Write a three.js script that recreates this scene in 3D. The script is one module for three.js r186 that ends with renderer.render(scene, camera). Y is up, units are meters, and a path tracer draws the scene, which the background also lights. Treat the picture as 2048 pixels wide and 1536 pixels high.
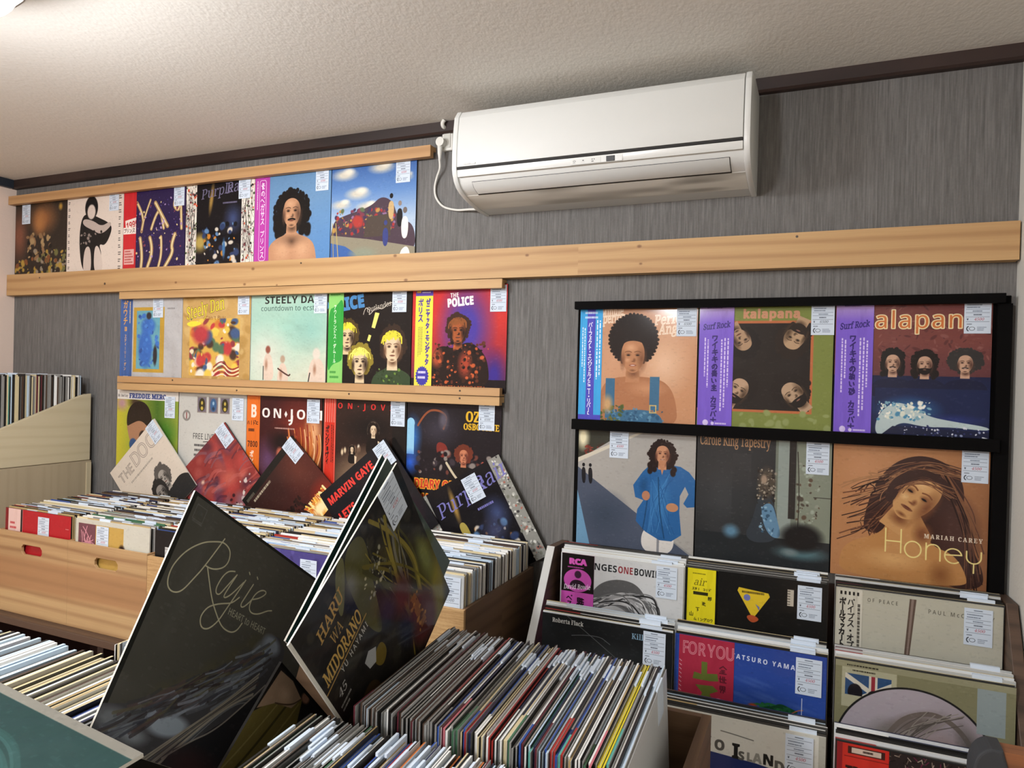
import * as THREE from 'three';
import { mergeGeometries, toCreasedNormals } from 'three/addons/utils/BufferGeometryUtils.js';
import { RoundedBoxGeometry } from 'three/addons/geometries/RoundedBoxGeometry.js';

// ---------------------------------------------------------------- camera, light, exposure
const scene = new THREE.Scene();
const camera = new THREE.PerspectiveCamera(2 * Math.atan(768 / 1420) * 180 / Math.PI, 2048 / 1536, 0.02, 30);
camera.rotation.order = 'YXZ';
camera.position.set(0.610, 1.550, 1.869);
camera.rotation.set(-0.008, 0.409, 0.026);
const renderer = new THREE.WebGLRenderer({ antialias: true });
renderer.shadowMap.enabled = true;
renderer.toneMapping = THREE.LinearToneMapping;
renderer.toneMappingExposure = 1.12;
scene.background = new THREE.Color(0x000000);
const LAMPS = [ // x, z, candela
  [-0.85, 1.25, 4.4], [-0.35, 3.3, 11.0],  // the second is an unseen lamp added as fill
];
const LAMP_TINT = 0xf8faff, CEIL = 2.305;

// ---------------------------------------------------------------- helpers
function rng(a) { return () => { a |= 0; a = a + 0x6D2B79F5 | 0; let t = Math.imul(a ^ a >>> 15, 1 | a); t = t + Math.imul(t ^ t >>> 7, 61 | t) ^ t; return ((t ^ t >>> 14) >>> 0) / 4294967296; }; }
let rnd = rng(11);
const V3 = (x, y, z) => new THREE.Vector3(x, y, z);
const taken = {};
function numbered(n) { const k = taken[n] = (taken[n] ?? -1) + 1; return k ? n + '_' + String(k).padStart(3, '0') : n; }
function tag(o, label, category, group) { o.userData.label = label; o.userData.category = category; if (group) o.userData.group = group; return o; }
function thing(name, label, category, p = [0, 0, 0], group) {
  const o = new THREE.Group(); o.name = numbered(name); o.position.set(...p); scene.add(o); return tag(o, label, category, group);
}
function part(name, geo, mat, parent, p) {
  const m = new THREE.Mesh(geo, mat); m.name = name; m.castShadow = m.receiveShadow = true; if (p) m.position.set(...p); parent.add(m); return m;
}
function struct(name, geo, mat, p) { const m = part(name, geo, mat, scene, p); m.userData.kind = 'structure'; return m; }
const box = (w, h, d) => new THREE.BoxGeometry(w, h, d);
function span(x0, x1, y0, y1, z0, z1) { const g = box(x1 - x0, y1 - y0, z1 - z0); g.translate((x0 + x1) / 2, (y0 + y1) / 2, (z0 + z1) / 2); return g; }
// uv in metres: u along the longest axis given, v across
function metreUV(g, ax = 'x', s = 1, ou = 0, ov = 0) {
  const p = g.attributes.position, n = g.attributes.normal, uv = new Float32Array(p.count * 2);
  for (let i = 0; i < p.count; i++) {
    const q = { x: p.getX(i), y: p.getY(i), z: p.getZ(i) }, m = { x: Math.abs(n.getX(i)), y: Math.abs(n.getY(i)), z: Math.abs(n.getZ(i)) };
    let u = q[ax], rest = ['x', 'y', 'z'].filter((k) => k !== ax), v;
    if (m[ax] > 0.8) { u = q[rest[0]]; v = q[rest[1]]; } else v = m[rest[0]] > m[rest[1]] ? q[rest[1]] : q[rest[0]];
    uv[2 * i] = u * s + ou; uv[2 * i + 1] = v * s + ov;
  }
  g.setAttribute('uv', new THREE.BufferAttribute(uv, 2)); return g;
}
// profile polygon [[z,y]...] swept along x
function sweepX(pts, x0, x1, bevel = 0) {
  const s = new THREE.Shape(pts.map(([z, y]) => new THREE.Vector2(-z, y)));
  const g = new THREE.ExtrudeGeometry(s, { depth: x1 - x0 - 2 * bevel, bevelEnabled: bevel > 0, bevelThickness: bevel, bevelSize: bevel, bevelOffset: -bevel, bevelSegments: 2, curveSegments: 8 });
  g.rotateY(Math.PI / 2); g.translate(x0 + bevel, 0, 0); return g;
}
function tube(pts, r, seg = 40, rad = 8) { return new THREE.TubeGeometry(new THREE.CatmullRomCurve3(pts.map((p) => V3(...p))), seg, r, rad); }

// noise
function hash(x, y, s) { let h = Math.imul(x, 374761393) + Math.imul(y, 668265263) + Math.imul(s, 1274126177) | 0; h = Math.imul(h ^ h >>> 13, 1274126177); return ((h ^ h >>> 16) >>> 0) / 4294967296; }
function noise(x, y, s = 0, px = 0, py = 0) {
  const xi = Math.floor(x), yi = Math.floor(y), f = x - xi, g = y - yi, u = f * f * (3 - 2 * f), v = g * g * (3 - 2 * g);
  const X = (k) => px ? ((xi + k) % px + px) % px : xi + k, Y = (k) => py ? ((yi + k) % py + py) % py : yi + k;
  const a = hash(X(0), Y(0), s), b = hash(X(1), Y(0), s), c = hash(X(0), Y(1), s), d = hash(X(1), Y(1), s);
  return a + (b - a) * u + (c - a) * v + (a - b - c + d) * u * v;
}
function pix(w, h, fn, srgb = true) {
  const d = new Uint8Array(w * h * 4);
  for (let y = 0; y < h; y++) for (let x = 0; x < w; x++) {
    const r = fn(x / w, y / h, x, y), i = 4 * (y * w + x);
    if (typeof r === 'number') d[i] = d[i + 1] = d[i + 2] = Math.max(0, Math.min(255, r)); else for (let k = 0; k < 3; k++) d[i + k] = Math.max(0, Math.min(255, r[k]));
    d[i + 3] = 255;
  }
  const t = new THREE.DataTexture(d, w, h); t.wrapS = t.wrapT = THREE.RepeatWrapping; t.magFilter = THREE.LinearFilter; t.minFilter = THREE.LinearMipmapLinearFilter; t.generateMipmaps = true;
  if (srgb) t.colorSpace = THREE.SRGBColorSpace; t.needsUpdate = true; return t;
}
const mix = (a, b, t) => a.map((x, i) => x + (b[i] - x) * t);
// wood: grain along u; covers lenU x lenV metres
function wood(w, h, lu, lv, seed, light, dark, knots, contrast = 1, bands) {
  const r = rng(seed), K = []; for (let i = 0; i < knots; i++) K.push([r() * lu, (0.15 + 0.7 * r()) * lv, 0.0015 + r() * 0.0025]);
  return pix(w, h, (a, b) => {
    const x = a * lu, y = b * lv; let yy = y, k = 0;
    for (const [kx, ky, kr] of K) { const dx = (x - kx) / 3.2, dy = y - ky, d = Math.hypot(dx, dy); yy += dy / (d + 0.004) * 0.011 * Math.exp(-d / 0.017); const dk = Math.hypot((x - kx) / 1.5, dy); k = Math.max(k, Math.min(1, 1.6 - dk / kr)); }
    const ring = yy * 150 + noise(x * 1.6, yy * 14, seed) * 5 + noise(x * 6, yy * 30, seed + 1) * 0.9;
    let s = Math.pow(0.5 + 0.5 * Math.sin(ring * 1.1), 3) * 0.55 + noise(x * 14, y * 900, seed + 2) * 0.22 + noise(x * 2.2, y * 22, seed + 3) * 0.34;
    s *= contrast; let base = mix(light, dark, s);
    if (bands) { for (const [b0, b1, col, am] of bands) { const wob = (noise(x * 4, 3, seed + 9) - 0.5) * 0.04; const t = Math.max(0, Math.min(1, (b + wob - b0) / 0.06)) * Math.max(0, Math.min(1, (b1 - b - wob) / 0.06)); base = mix(base, mix(col, dark, s * 0.6), t * am); } }
    if (k > 0) base = mix(base, [110, 72, 44], Math.min(1, k) * 0.7);
    return base;
  });
}
const std = (o) => new THREE.MeshStandardMaterial(o), phy = (o) => new THREE.MeshPhysicalMaterial(o);
const flat = {};
const paint = (hex, rough = 0.6) => flat[hex + rough] ??= std({ color: hex, roughness: rough });

// ---------------------------------------------------------------- surface materials
const wallTex = pix(1024, 512, (u, v, x, y) => {
  const c = noise(u * 300, v * 8, 3, 300, 8) * 0.5 + noise(u * 512, v * 30, 4, 512, 30) * 0.5 + noise(u * 120, v * 4, 5, 120, 4) * 0.12 + noise(u * 300, v * 300, 6, 300, 300) * 0.14, t = (c - 0.62) * 34;
  return [106 + t, 104.5 + t, 102 + t];
});
const wallBump = pix(1024, 512, (u, v) => 255 * (noise(u * 256, v * 8, 3, 256, 8) * 0.5 + noise(u * 512, v * 24, 4, 512, 24) * 0.5), false);
for (const t of [wallTex, wallBump]) t.repeat.set(1 / 0.9, 1 / 0.9);
const wallMat = std({ map: wallTex, bumpMap: wallBump, bumpScale: 0.0007, roughness: 0.85 });
const ceilBump = pix(512, 512, (u, v) => 255 * (0.6 * noise(u * 90, v * 56, 21, 90, 56) + 0.4 * noise(u * 200, v * 130, 22, 200, 130)), false);
ceilBump.repeat.set(1 / 0.55, 1 / 0.55);
const ceilMat = std({ color: 0xe6e3db, bumpMap: ceilBump, bumpScale: 0.0006, roughness: 0.9 });
const plaster = std({ color: 0xe0cbbc, bumpMap: ceilBump, bumpScale: 0.0004, roughness: 0.9 });
const paleWall = std({ color: 0xd2d1c8, bumpMap: ceilBump, bumpScale: 0.0004, roughness: 0.9 });
const trimMat = std({ map: wood(512, 64, 2, 0.1, 71, [58, 40, 34], [32, 21, 18], 0), roughness: 0.55 });
const floorTex = wood(512, 512, 2, 2, 15, [168, 136, 104], [130, 100, 74], 0); floorTex.repeat.set(0.5, 0.5);
const floorMat = std({ map: floorTex, roughness: 0.45 });
const pineTex = [
  wood(2048, 128, 3.5, 0.22, 31, [198, 162, 112], [164, 124, 80], 12, 0.9),
  wood(1024, 64, 1.6, 0.1, 32, [194, 154, 106], [160, 118, 74], 4, 0.85),
  wood(1024, 64, 1.6, 0.1, 33, [200, 164, 114], [166, 126, 80], 4, 0.85),
];
pineTex[0].repeat.set(1 / 3.5, 1 / 0.22); pineTex[1].repeat.set(1 / 1.6, 10); pineTex[2].repeat.set(1 / 1.6, 10);
const pine = pineTex.map((t) => std({ map: t, roughness: 0.6 }));
const crateTex = wood(1024, 512, 0.66, 0.25, 41, [190, 158, 112], [144, 108, 72], 0, 1, [[0.30, 0.74, [166, 124, 84], 0.9], [-0.1, 0.30, [194, 166, 120], 0.6]]);
crateTex.repeat.set(1 / 0.66, 4);
const crateMat = std({ map: crateTex, roughness: 0.6 });
const endTex = pix(256, 256, (u, v) => mix([200, 166, 116], [164, 126, 80], 0.75 * noise(u * 6, v * 90, 55, 6, 90) + 0.25 * noise(u * 60, v * 130, 56, 60, 130)));
endTex.repeat.set(5, 5);
const crateEnd = std({ map: endTex, roughness: 0.65 });
const paleTex = wood(1024, 512, 0.9, 0.6, 43, [196, 184, 154], [176, 162, 130], 2, 0.6); paleTex.repeat.set(1 / 0.9, 1 / 0.6);
const paleWood = std({ map: paleTex, roughness: 0.65 });
const drabTex = wood(512, 512, 0.6, 0.6, 44, [166, 152, 126], [150, 136, 110], 0, 0.5); drabTex.repeat.set(1 / 0.6, 1 / 0.6);
const drabWood = std({ map: drabTex, roughness: 0.65 });
const brownTex = wood(512, 256, 0.6, 0.3, 45, [98, 76, 60], [62, 46, 36], 0, 0.9); brownTex.repeat.set(1 / 0.6, 1 / 0.3);
const brownWood = std({ map: brownTex, roughness: 0.5 });
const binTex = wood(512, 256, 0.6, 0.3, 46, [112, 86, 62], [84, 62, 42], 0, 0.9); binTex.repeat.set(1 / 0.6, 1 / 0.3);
const binWood = std({ map: binTex, roughness: 0.6 });  // bin wood, toned darker for the end crate's shaded side
const darkWood = paint(0x2a1712, 0.5), blackPaint = phy({ color: 0x060505, roughness: 0.8, specularIntensity: 0.2 });

// ---------------------------------------------------------------- room
const X0 = -2.445, X1 = 1.0, Z1 = 4.6;
struct('floor', metreUV(span(X0 - 0.1, X1 + 0.1, -0.1, 0, -0.1, Z1 + 0.1)), floorMat);
struct('ceiling', metreUV(span(X0 - 0.1, X1 + 0.1, CEIL, CEIL + 0.1, -0.1, Z1 + 0.1)), ceilMat);
struct('wall_back', metreUV(span(X0 - 0.1, X1 + 0.1, 0, CEIL, -0.1, 0)), wallMat);
struct('wall_left', metreUV(span(X0 - 0.1, X0, 0, CEIL, 0, Z1)), plaster);
struct('wall_right', metreUV(span(X1, X1 + 0.1, 0, CEIL, 0, Z1)), paleWall);
struct('wall_front', metreUV(span(X0 - 0.1, X1 + 0.1, 0, CEIL, Z1, Z1 + 0.1)), plaster);
struct('trim_1', metreUV(sweepX([[0, CEIL], [0.024, CEIL], [0.024, 2.276], [0.018, 2.271], [0, 2.271]], X0, X1)), trimMat);
struct('trim_2', metreUV(span(X0, X0 + 0.02, 2.271, CEIL, 0.024, Z1), 'z'), paint(0x1f2630, 0.5));

// ---------------------------------------------------------------- lamps
{
  const spots = ['nearest the row of wooden crates', 'added behind the camera as unseen fill light'];
  LAMPS.forEach(([x, z, cd], i) => {
    const t = thing('ceiling_lamp', 'round glowing ceiling lamp ' + spots[i], 'lamp', [x, CEIL, z]);
    part('base', new THREE.LatheGeometry([[0, 0], [0.25, 0], [0.256, -0.012], [0.25, -0.07], [0.243, -0.07], [0.24, -0.03], [0, -0.03]].map((p) => new THREE.Vector2(p[0], p[1])).reverse(), 48), paint(0xe8e6e0, 0.5), t);  // deep rim shaped to keep the lamp's light off the nearby ceiling
    const dome = [[0, -0.032], [0.236, -0.032], [0.238, -0.075], [0.23, -0.095], [0.2, -0.115], [0.12, -0.13], [0, -0.135]].map((p) => new THREE.Vector2(p[0], p[1])).reverse();
    part('diffuser', new THREE.LatheGeometry(dome, 48), std({ color: 0xf4f2ec, roughness: 0.5, emissive: 0xfffdf8, emissiveIntensity: 1.3 }), t);
    const L = new THREE.PointLight(LAMP_TINT, cd, 0, 2); L.position.set(x, CEIL - 0.112, z); L.castShadow = true; L.shadow.radius = 8; L.shadow.mapSize.set(1024, 1024); scene.add(L);
  });
}

// ---------------------------------------------------------------- printing on covers
let c; // canvas context in use, 100 units high
function canvas(w, h, draw) {
  const k = document.createElement('canvas'); k.width = w; k.height = h; c = k.getContext('2d'); c.scale(h / 100, h / 100); draw(100 * w / h); 
  const t = new THREE.CanvasTexture(k); t.colorSpace = THREE.SRGBColorSpace; t.magFilter = THREE.LinearFilter; t.minFilter = THREE.LinearMipmapLinearFilter; t.anisotropy = 4; return t;
}
const F = { s: 'sans-serif', b: 'bold sans-serif', r: 'serif', rb: 'bold serif' };
const font = (f, z) => (f === 'b' ? 'bold ' : f === 'rb' ? 'bold ' : f === 'i' ? 'italic ' : '') + z + 'px ' + (f[0] === 'r' || f === 'i' ? 'serif' : 'sans-serif');
const rect = (x, y, w, h, f) => { c.fillStyle = f; c.fillRect(x, y, w, h); };
function lg(x0, y0, x1, y1, ...s) { const g = c.createLinearGradient(x0, y0, x1, y1); s.forEach((q, i) => g.addColorStop(i / (s.length - 1), q)); return g; }
function blob(x, y, rx, ry, f, soft = 0, rot = 0) {
  c.save(); c.translate(x, y); c.rotate(rot * Math.PI / 180); c.scale(rx, ry);
  if (soft) { const g = c.createRadialGradient(0, 0, 0, 0, 0, 1); g.addColorStop(0, f); g.addColorStop(1 - soft, f); g.addColorStop(1, f + '00'); c.fillStyle = g; } else c.fillStyle = f;
  c.beginPath(); c.arc(0, 0, 1, 0, 6.2832); c.fill(); c.restore();
}
function path(p, closed) { c.beginPath(); c.moveTo(p[0], p[1]); for (let i = 2; i < p.length; i += 2) c.lineTo(p[i], p[i + 1]); if (closed) c.closePath(); }
function poly(p, f) { path(p, true); c.fillStyle = f; c.fill(); }
function curve(p, col, w) { c.strokeStyle = col; c.lineWidth = w; c.lineCap = c.lineJoin = 'round'; c.beginPath(); c.moveTo(p[0], p[1]); for (let i = 2; i < p.length - 2; i += 2) c.quadraticCurveTo(p[i], p[i + 1], (p[i] + p[i + 2]) / 2, (p[i + 1] + p[i + 3]) / 2); c.lineTo(p[p.length - 2], p[p.length - 1]); c.stroke(); }
function shape(p, f) { const n = p.length / 2, q = (i) => [p[2 * (i % n)], p[2 * (i % n) + 1]]; c.beginPath(); let [a, b] = q(n - 1), [d, e] = q(0); c.moveTo((a + d) / 2, (b + e) / 2); for (let i = 0; i < n; i++) { const [x, y] = q(i), [x2, y2] = q(i + 1); c.quadraticCurveTo(x, y, (x + x2) / 2, (y + y2) / 2); } c.fillStyle = f; c.fill(); }
function specks(x, y, w, h, n, cols, s0, s1, ar = 1) { for (let i = 0; i < n; i++) { const s = s0 + rnd() * (s1 - s0); blob(x + rnd() * w, y + rnd() * h, s, s * (0.4 + rnd()) * ar, cols[Math.floor(rnd() * cols.length)], 0.4, rnd() * 180); } }
function txt(s, x, y, z, col, o = {}) {
  c.save(); c.translate(x, y); if (o.rot) c.rotate(o.rot * Math.PI / 180); c.font = font(o.f || 'b', z); const wd = c.measureText(s).width + (o.sp || 0) * (s.length - 1), kx = o.fit ? o.fit / wd : o.sx || 1; if (kx !== 1) c.scale(kx, 1); c.textBaseline = 'alphabetic'; c.lineJoin = 'round';
  let px = 0; const put = (ch) => { if (o.line) { c.strokeStyle = o.line; c.lineWidth = o.lw || 0.6; c.strokeText(ch, px, 0); } if (col) { c.fillStyle = col; c.fillText(ch, px, 0); } px += c.measureText(ch).width + (o.sp || 0); };
  if (o.sp) for (const ch of s) put(ch); else put(s); c.restore();
}
// small print that cannot be read
function fine(x, y, w, h, col, rows, vert) { c.fillStyle = col; for (let i = 0; i < rows; i++) { const q = (i + 0.25) / rows; let p = rnd() * 0.04; const end = 0.6 + rnd() * 0.4; while (p < end) { const l = 0.015 + rnd() * 0.05; if (vert) c.fillRect(x + q * w, y + p * h, w / rows * 0.45, Math.min(l, end - p) * h); else c.fillRect(x + p * w, y + q * h, Math.min(l, end - p) * w, h / rows * 0.45); p += l + 0.012; } } }
// a featureless-stranger head and shoulders
function bust(x, y, s, o) {
  const { skin = '#b98a66', shade = '#5d4030', hair = '#1b1412', shirt, hw = 1.1, hh = 1.2, hy = -0.2, wide = 2.3, rot = 0, curl = 0.26 } = o;
  c.save(); c.translate(x, y); c.rotate(rot * Math.PI / 180); c.scale(s, s);
  if (hair) { blob(0, hy, hw * 0.94, hh * 0.94, hair, 0.1); for (let i = 0; i < 30; i++) { const a = i / 30 * 6.283, k = 0.85 + rnd() * 0.16; blob(hw * k * Math.cos(a), hy + hh * k * Math.sin(a), curl * (0.5 + rnd() * 0.6), curl * (0.5 + rnd() * 0.6), hair, 0.25); }
    if (o.long) for (const d of [-1, 1]) for (let i = 0; i < 9; i++) blob(d * (0.62 + rnd() * (hw - 0.7)), 0.2 + i * 0.11 * o.long + rnd() * 0.2, 0.3, 0.36, hair, 0.3); }
  if (wide) shape([-0.3, 1.05, -0.4, 1.45, -wide * 0.7, 1.72, -wide, 2.3, -wide * 1.08, 4.8, wide * 1.08, 4.8, wide, 2.3, wide * 0.7, 1.72, 0.4, 1.45, 0.3, 1.05], shirt || skin);
  poly([-0.36, 0.5, 0.36, 0.5, 0.42, 1.6, -0.42, 1.6], skin); blob(0.05, 1.08, 0.5, 0.34, shade, 0.9);
  if (wide && !shirt) { blob(0, 1.9, 1.4, 0.5, shade + '', 0.98); blob(-0.7, 2.4, 0.9, 0.9, o.lit || skin, 0.8); blob(0.8, 2.4, 0.9, 0.9, o.lit || skin, 0.8); }
  shape([-0.66, -0.5, -0.3, -1.02, 0.3, -1.02, 0.66, -0.5, 0.7, 0.15, 0.5, 0.74, 0.16, 1.04, -0.16, 1.04, -0.5, 0.74, -0.7, 0.15], skin);
  blob(0.52, 0.22, 0.36, 0.9, shade, 0.95); blob(-0.6, 0.3, 0.2, 0.7, shade, 0.95); blob(-0.12, -0.42, 0.42, 0.3, o.lit || skin, 0.9); blob(-0.3, 0.3, 0.2, 0.16, o.lit || skin, 0.9); blob(0, 0.9, 0.24, 0.1, shade, 0.9);
  for (const e of [-0.27, 0.28]) { blob(e, -0.02, 0.21, 0.15, shade, 0.9); blob(e, 0.01, 0.13, 0.05, '#1a1311', 0.5); curve([e - 0.18, -0.17, e, -0.24, e + 0.18, -0.16], shade, 0.055); }
  blob(0.09, 0.3, 0.12, 0.16, shade, 0.85); blob(0.02, 0.37, 0.15, 0.05, shade, 0.7); blob(0, 0.6, 0.25, 0.075, o.lip || '#7a4438', 0.5); curve([-0.2, 0.6, 0, 0.62, 0.2, 0.59], shade, 0.035); if (o.smile) blob(0, 0.6, 0.17, 0.035, '#d9c8bc', 0.4);
  if (o.beard) { shape([-0.68, 0.3, -0.5, 0.52, -0.3, 0.46, 0, 0.44, 0.3, 0.46, 0.5, 0.52, 0.68, 0.3, 0.5, 1.0, 0, 1.18, -0.5, 1.0], hair); blob(0, 0.62, 0.2, 0.06, '#8a6052', 0.5); }
  if (o.tache) curve([-0.26, 0.55, 0, 0.46, 0.26, 0.55], hair, 0.1);
  if (hair && !o.bald) { shape([-0.74, 0.16, -0.86, -0.5, -0.5, -1.1, 0, -1.25, 0.5, -1.1, 0.86, -0.5, 0.74, 0.16, 0.6, -0.44, 0.3, -0.74, -0.1, -0.8, -0.5, -0.62, -0.64, -0.2], hair); }
  if (o.streak) for (let i = 0; i < 14; i++) { const a = -2.6 + i * 0.15; curve([hw * 0.3 * Math.cos(a), hy + hh * 0.4 * Math.sin(a), hw * 0.9 * Math.cos(a), hy + hh * 0.95 * Math.sin(a), hw * Math.cos(a) + (rnd() - 0.5) * 0.3, hy + hh * 0.6 * Math.sin(a) + 0.4], o.streak, 0.05 + rnd() * 0.06); }
  c.restore();
}
// kana and a few kanji drawn as strokes on a 0..9 grid
const G = {};
('ア118164 434629|イ8015 5359|ウ5052 1512827649|エ2282 5258 1888|オ1393 606958 6318|カ13837958 404419|キ2382 1695 4069|ク4014 32826629|コ228288 2888|サ1393 3036 707549|シ2142 1435 296793|ス21815619 5599|セ149376 313888|' +
 'タ4014 32826629 3467|チ7022 1494 515629|ト3039 3476|ナ1393 505629|ニ2282 1888|ハ3218 6288|フ12827639|ヘ063398|ホ1393 5059 2618 7689|マ129257 3579|ム411888 6599|モ2181 1595 414888|ヤ149366 3159|ヨ228288 2888 2585|' +
 'ラ2181 14847739|リ2126 717649|ル313619 616996|ロ2282882822|ン1244 196793|ー5159|の524728154272958869|い122748 7386|山5058 13199993|下1191 5159 5377|郎114145151113 1343 111847 6169 6191849677|達1022 143427179899 3282 5052 3484 4767 5157|' +
 '青2181 2383 1595 5055 2729 2787 8789 2888|空5051 2223 2282 8283 4245 6265 2686 5659 1999|熱1242 1545 2147 5383 8387 6058 1718 3739 5759 7789|砂1141 3116 2646492926 7075 5254 8294 9659|愛3081 2242 5153 7163 1424 1484 8494 3536 4655 5766 3989 6638 4688|' +
 '世1494 2128 5156 7177 2898 5676|全5013 5093 3575 2777 1999 5559|界2181 2125 8185 2585 2383 5155 5537 5587 3739 6769|魅2151515525212353 3525 2719 453947 6292 6595 7179 7957 7997').split('|').forEach((e) => { G[e[0]] = e.slice(1).split(' '); });
const DAK = { ガ: 'カ', グ: 'ク', ゴ: 'コ', ザ: 'サ', ジ: 'シ', ズ: 'ス', ゼ: 'セ', ダ: 'タ', ド: 'ト', バ: 'ハ', ブ: 'フ', ボ: 'ホ', ヴ: 'ウ' }, HAN = { パ: 'ハ', ピ: 'ヒ', プ: 'フ', ペ: 'ヘ', ポ: 'ホ' }, SMALL = { ッ: 'ツ', ャ: 'ヤ', ョ: 'ヨ', ェ: 'エ', ィ: 'イ' };
G['ワ'] = ['15128276', '7649']; G['に'] = ['1227', '1518', '4383', '4788']; G['ツ'] = ['1325', '4254', '837749']; G['ヒ'] = ['212899', '8535']; G['ミ'] = ['2171', '2474', '1789']; G['テ'] = ['2181', '1494', '545629']; G['ガ'] = 0;
function glyph(ch, x, y, z, col, w) {
  let b = DAK[ch] || HAN[ch] || SMALL[ch] || ch, k = 1, ox = 0, oy = 0; if (SMALL[ch]) { k = 0.7; ox = 0.22 * z; oy = 0.1 * z; }
  c.strokeStyle = col; c.fillStyle = col; c.lineWidth = w; c.lineCap = 'round'; c.lineJoin = 'round';
  if (ch === '・') { c.beginPath(); c.arc(x + z / 2, y + z / 2, w, 0, 7); c.fill(); return; }
  if (ch === '/') { c.beginPath(); c.moveTo(x + 0.8 * z, y + 0.2 * z); c.lineTo(x + 0.2 * z, y + 0.8 * z); c.stroke(); return; }
  for (const s of G[b] || []) { c.beginPath(); for (let i = 0; i < s.length; i += 2) c.lineTo(x + ox + (+s[i]) / 10 * z * k, y + oy + (+s[i + 1]) / 10 * z * k); c.stroke(); }
  if (DAK[ch]) for (const d of [0, 0.16]) { c.beginPath(); c.moveTo(x + (0.78 + d) * z, y); c.lineTo(x + (0.84 + d) * z, y + 0.14 * z); c.stroke(); }
  if (HAN[ch]) { c.beginPath(); c.arc(x + 0.9 * z, y + 0.1 * z, 0.08 * z, 0, 7); c.lineWidth = w * 0.6; c.stroke(); }
}
function kv(s, x, y, z, col, w = z * 0.13, step = 1.08) { [...s].forEach((ch, i) => ch !== ' ' && glyph(ch, x, y + i * z * step, z, col, w)); }
function kh(s, x, y, z, col, w = z * 0.13) { [...s].forEach((ch, i) => ch !== ' ' && glyph(ch, x + i * z * 1.1, y, z, col, w)); }

const wrinkle = pix(256, 256, (u, v) => 255 * (0.7 * noise(u * 5, v * 4, 91, 5, 4) + 0.25 * noise(u * 11, v * 14, 92, 11, 14) + 0.05 * noise(u * 40, v * 40, 93, 40, 40)), false);
const gloss = (map, k = 0.3, cr = 0.0035) => phy({ map, roughness: 0.6, specularIntensity: 0.25, clearcoat: k, clearcoatRoughness: 0.1, bumpMap: wrinkle, bumpScale: cr });
const tagTex = ['4500', '6500', '2980'].map((price, i) => canvas(96, 144, (W) => {
  rect(0, 0, W, 100, '#cbd7e4'); c.strokeStyle = '#55616e'; c.lineWidth = 0.9;
  fine(22, 3, 26, 5, '#3a4656', 1); for (const y of [11, 30, 40, 52, 66]) { c.beginPath(); c.moveTo(4, y); c.lineTo(W - 4, y); c.stroke(); }
  fine(6, 14, 50, 14, '#6d7a8c', 2); fine(20, 32, 34, 7, '#6d7a8c', 1); fine(22, 42, 30, 8, '#57606e', 1);
  txt('¥', 6, 62, 9, '#3b4452', {}); txt(price, 24, 63, 11, i === 1 ? '#3f4653' : '#a0303c', { f: 'i' });
  fine(6, 70, 16, 6, '#57606e', 1); c.strokeStyle = '#2b323c'; c.lineWidth = 2.4; c.beginPath(); c.arc(14, 86, 7, 1.9, 4.4); c.stroke(); c.lineWidth = 1; c.beginPath(); c.ellipse(20, 86, 7, 5, 0, 0, 7); c.stroke();
  fine(32, 80, 28, 13, '#6d7a8c', 3);
}));
const tagMat = tagTex.map((t) => std({ map: t, roughness: 0.75 })), tagBlank = paint(0xcfdcea, 0.75);
const edgeDark = paint(0x161412, 0.5), edgePale = paint(0xc9c6bb, 0.5);
const SL = 0.315;
// one record in its cover; base at the bottom edge, cover facing local +z
function record(o) {
  const { w = SL, h = SL, t = 0.004 } = o, g = thing('record_sleeve', o.label, 'record', o.p, o.group), e = o.pale ? edgePale : edgeDark;
  if (o.m) g.quaternion.setFromRotationMatrix(o.m); else g.rotation.set(o.rx || 0, o.ry || 0, o.rz || 0, 'YXZ');
  const G0 = box(w, h, t); G0.translate(0, h / 2, 0);
  part('cover', G0, [e, e, e, e, gloss(o.print, o.gloss, o.crinkle), paint(o.back || 0x4a4640, 0.6)], g);
  if (o.obi) {
    const [u0, u1, tex, side] = o.obi, q = box((u1 - u0) * w, h * 0.997, t + 0.0014); q.translate(((u0 + u1) / 2 - 0.5) * w, h / 2, 0);
    const s = paint(side || 0x888888, 0.6); part('obi_strip', q, [s, s, s, s, gloss(tex, 0.4), s], g);
  }
  (o.tags || []).forEach(([u, v, k = 0, rot = 0, sz = 1]) => { // u,v of the tag's middle, from top left, as share of the cover
    const q = part('price_tag', box(0.051 * sz, 0.077 * sz, 0.0006), [tagBlank, tagBlank, tagBlank, tagBlank, tagMat[k], tagBlank], g, [(u - 0.5) * w, (1 - v) * h, t / 2 + 0.0013]); q.rotation.z = rot;
  });
  return g;
}

// ---------------------------------------------------------------- records displayed on the wall
const P = 512, cov = (draw, n = P) => canvas(n, n, (w) => { draw(w); for (let i = 0; i < 900; i++) { c.fillStyle = i % 2 ? '#ffffff07' : '#00000008'; c.fillRect(rnd() * 100, rnd() * 100, 0.4 + rnd() * 2.4, 0.3 + rnd() * 1.2); } }), strip = (draw, w = 128) => canvas(w, 512, draw);
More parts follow.
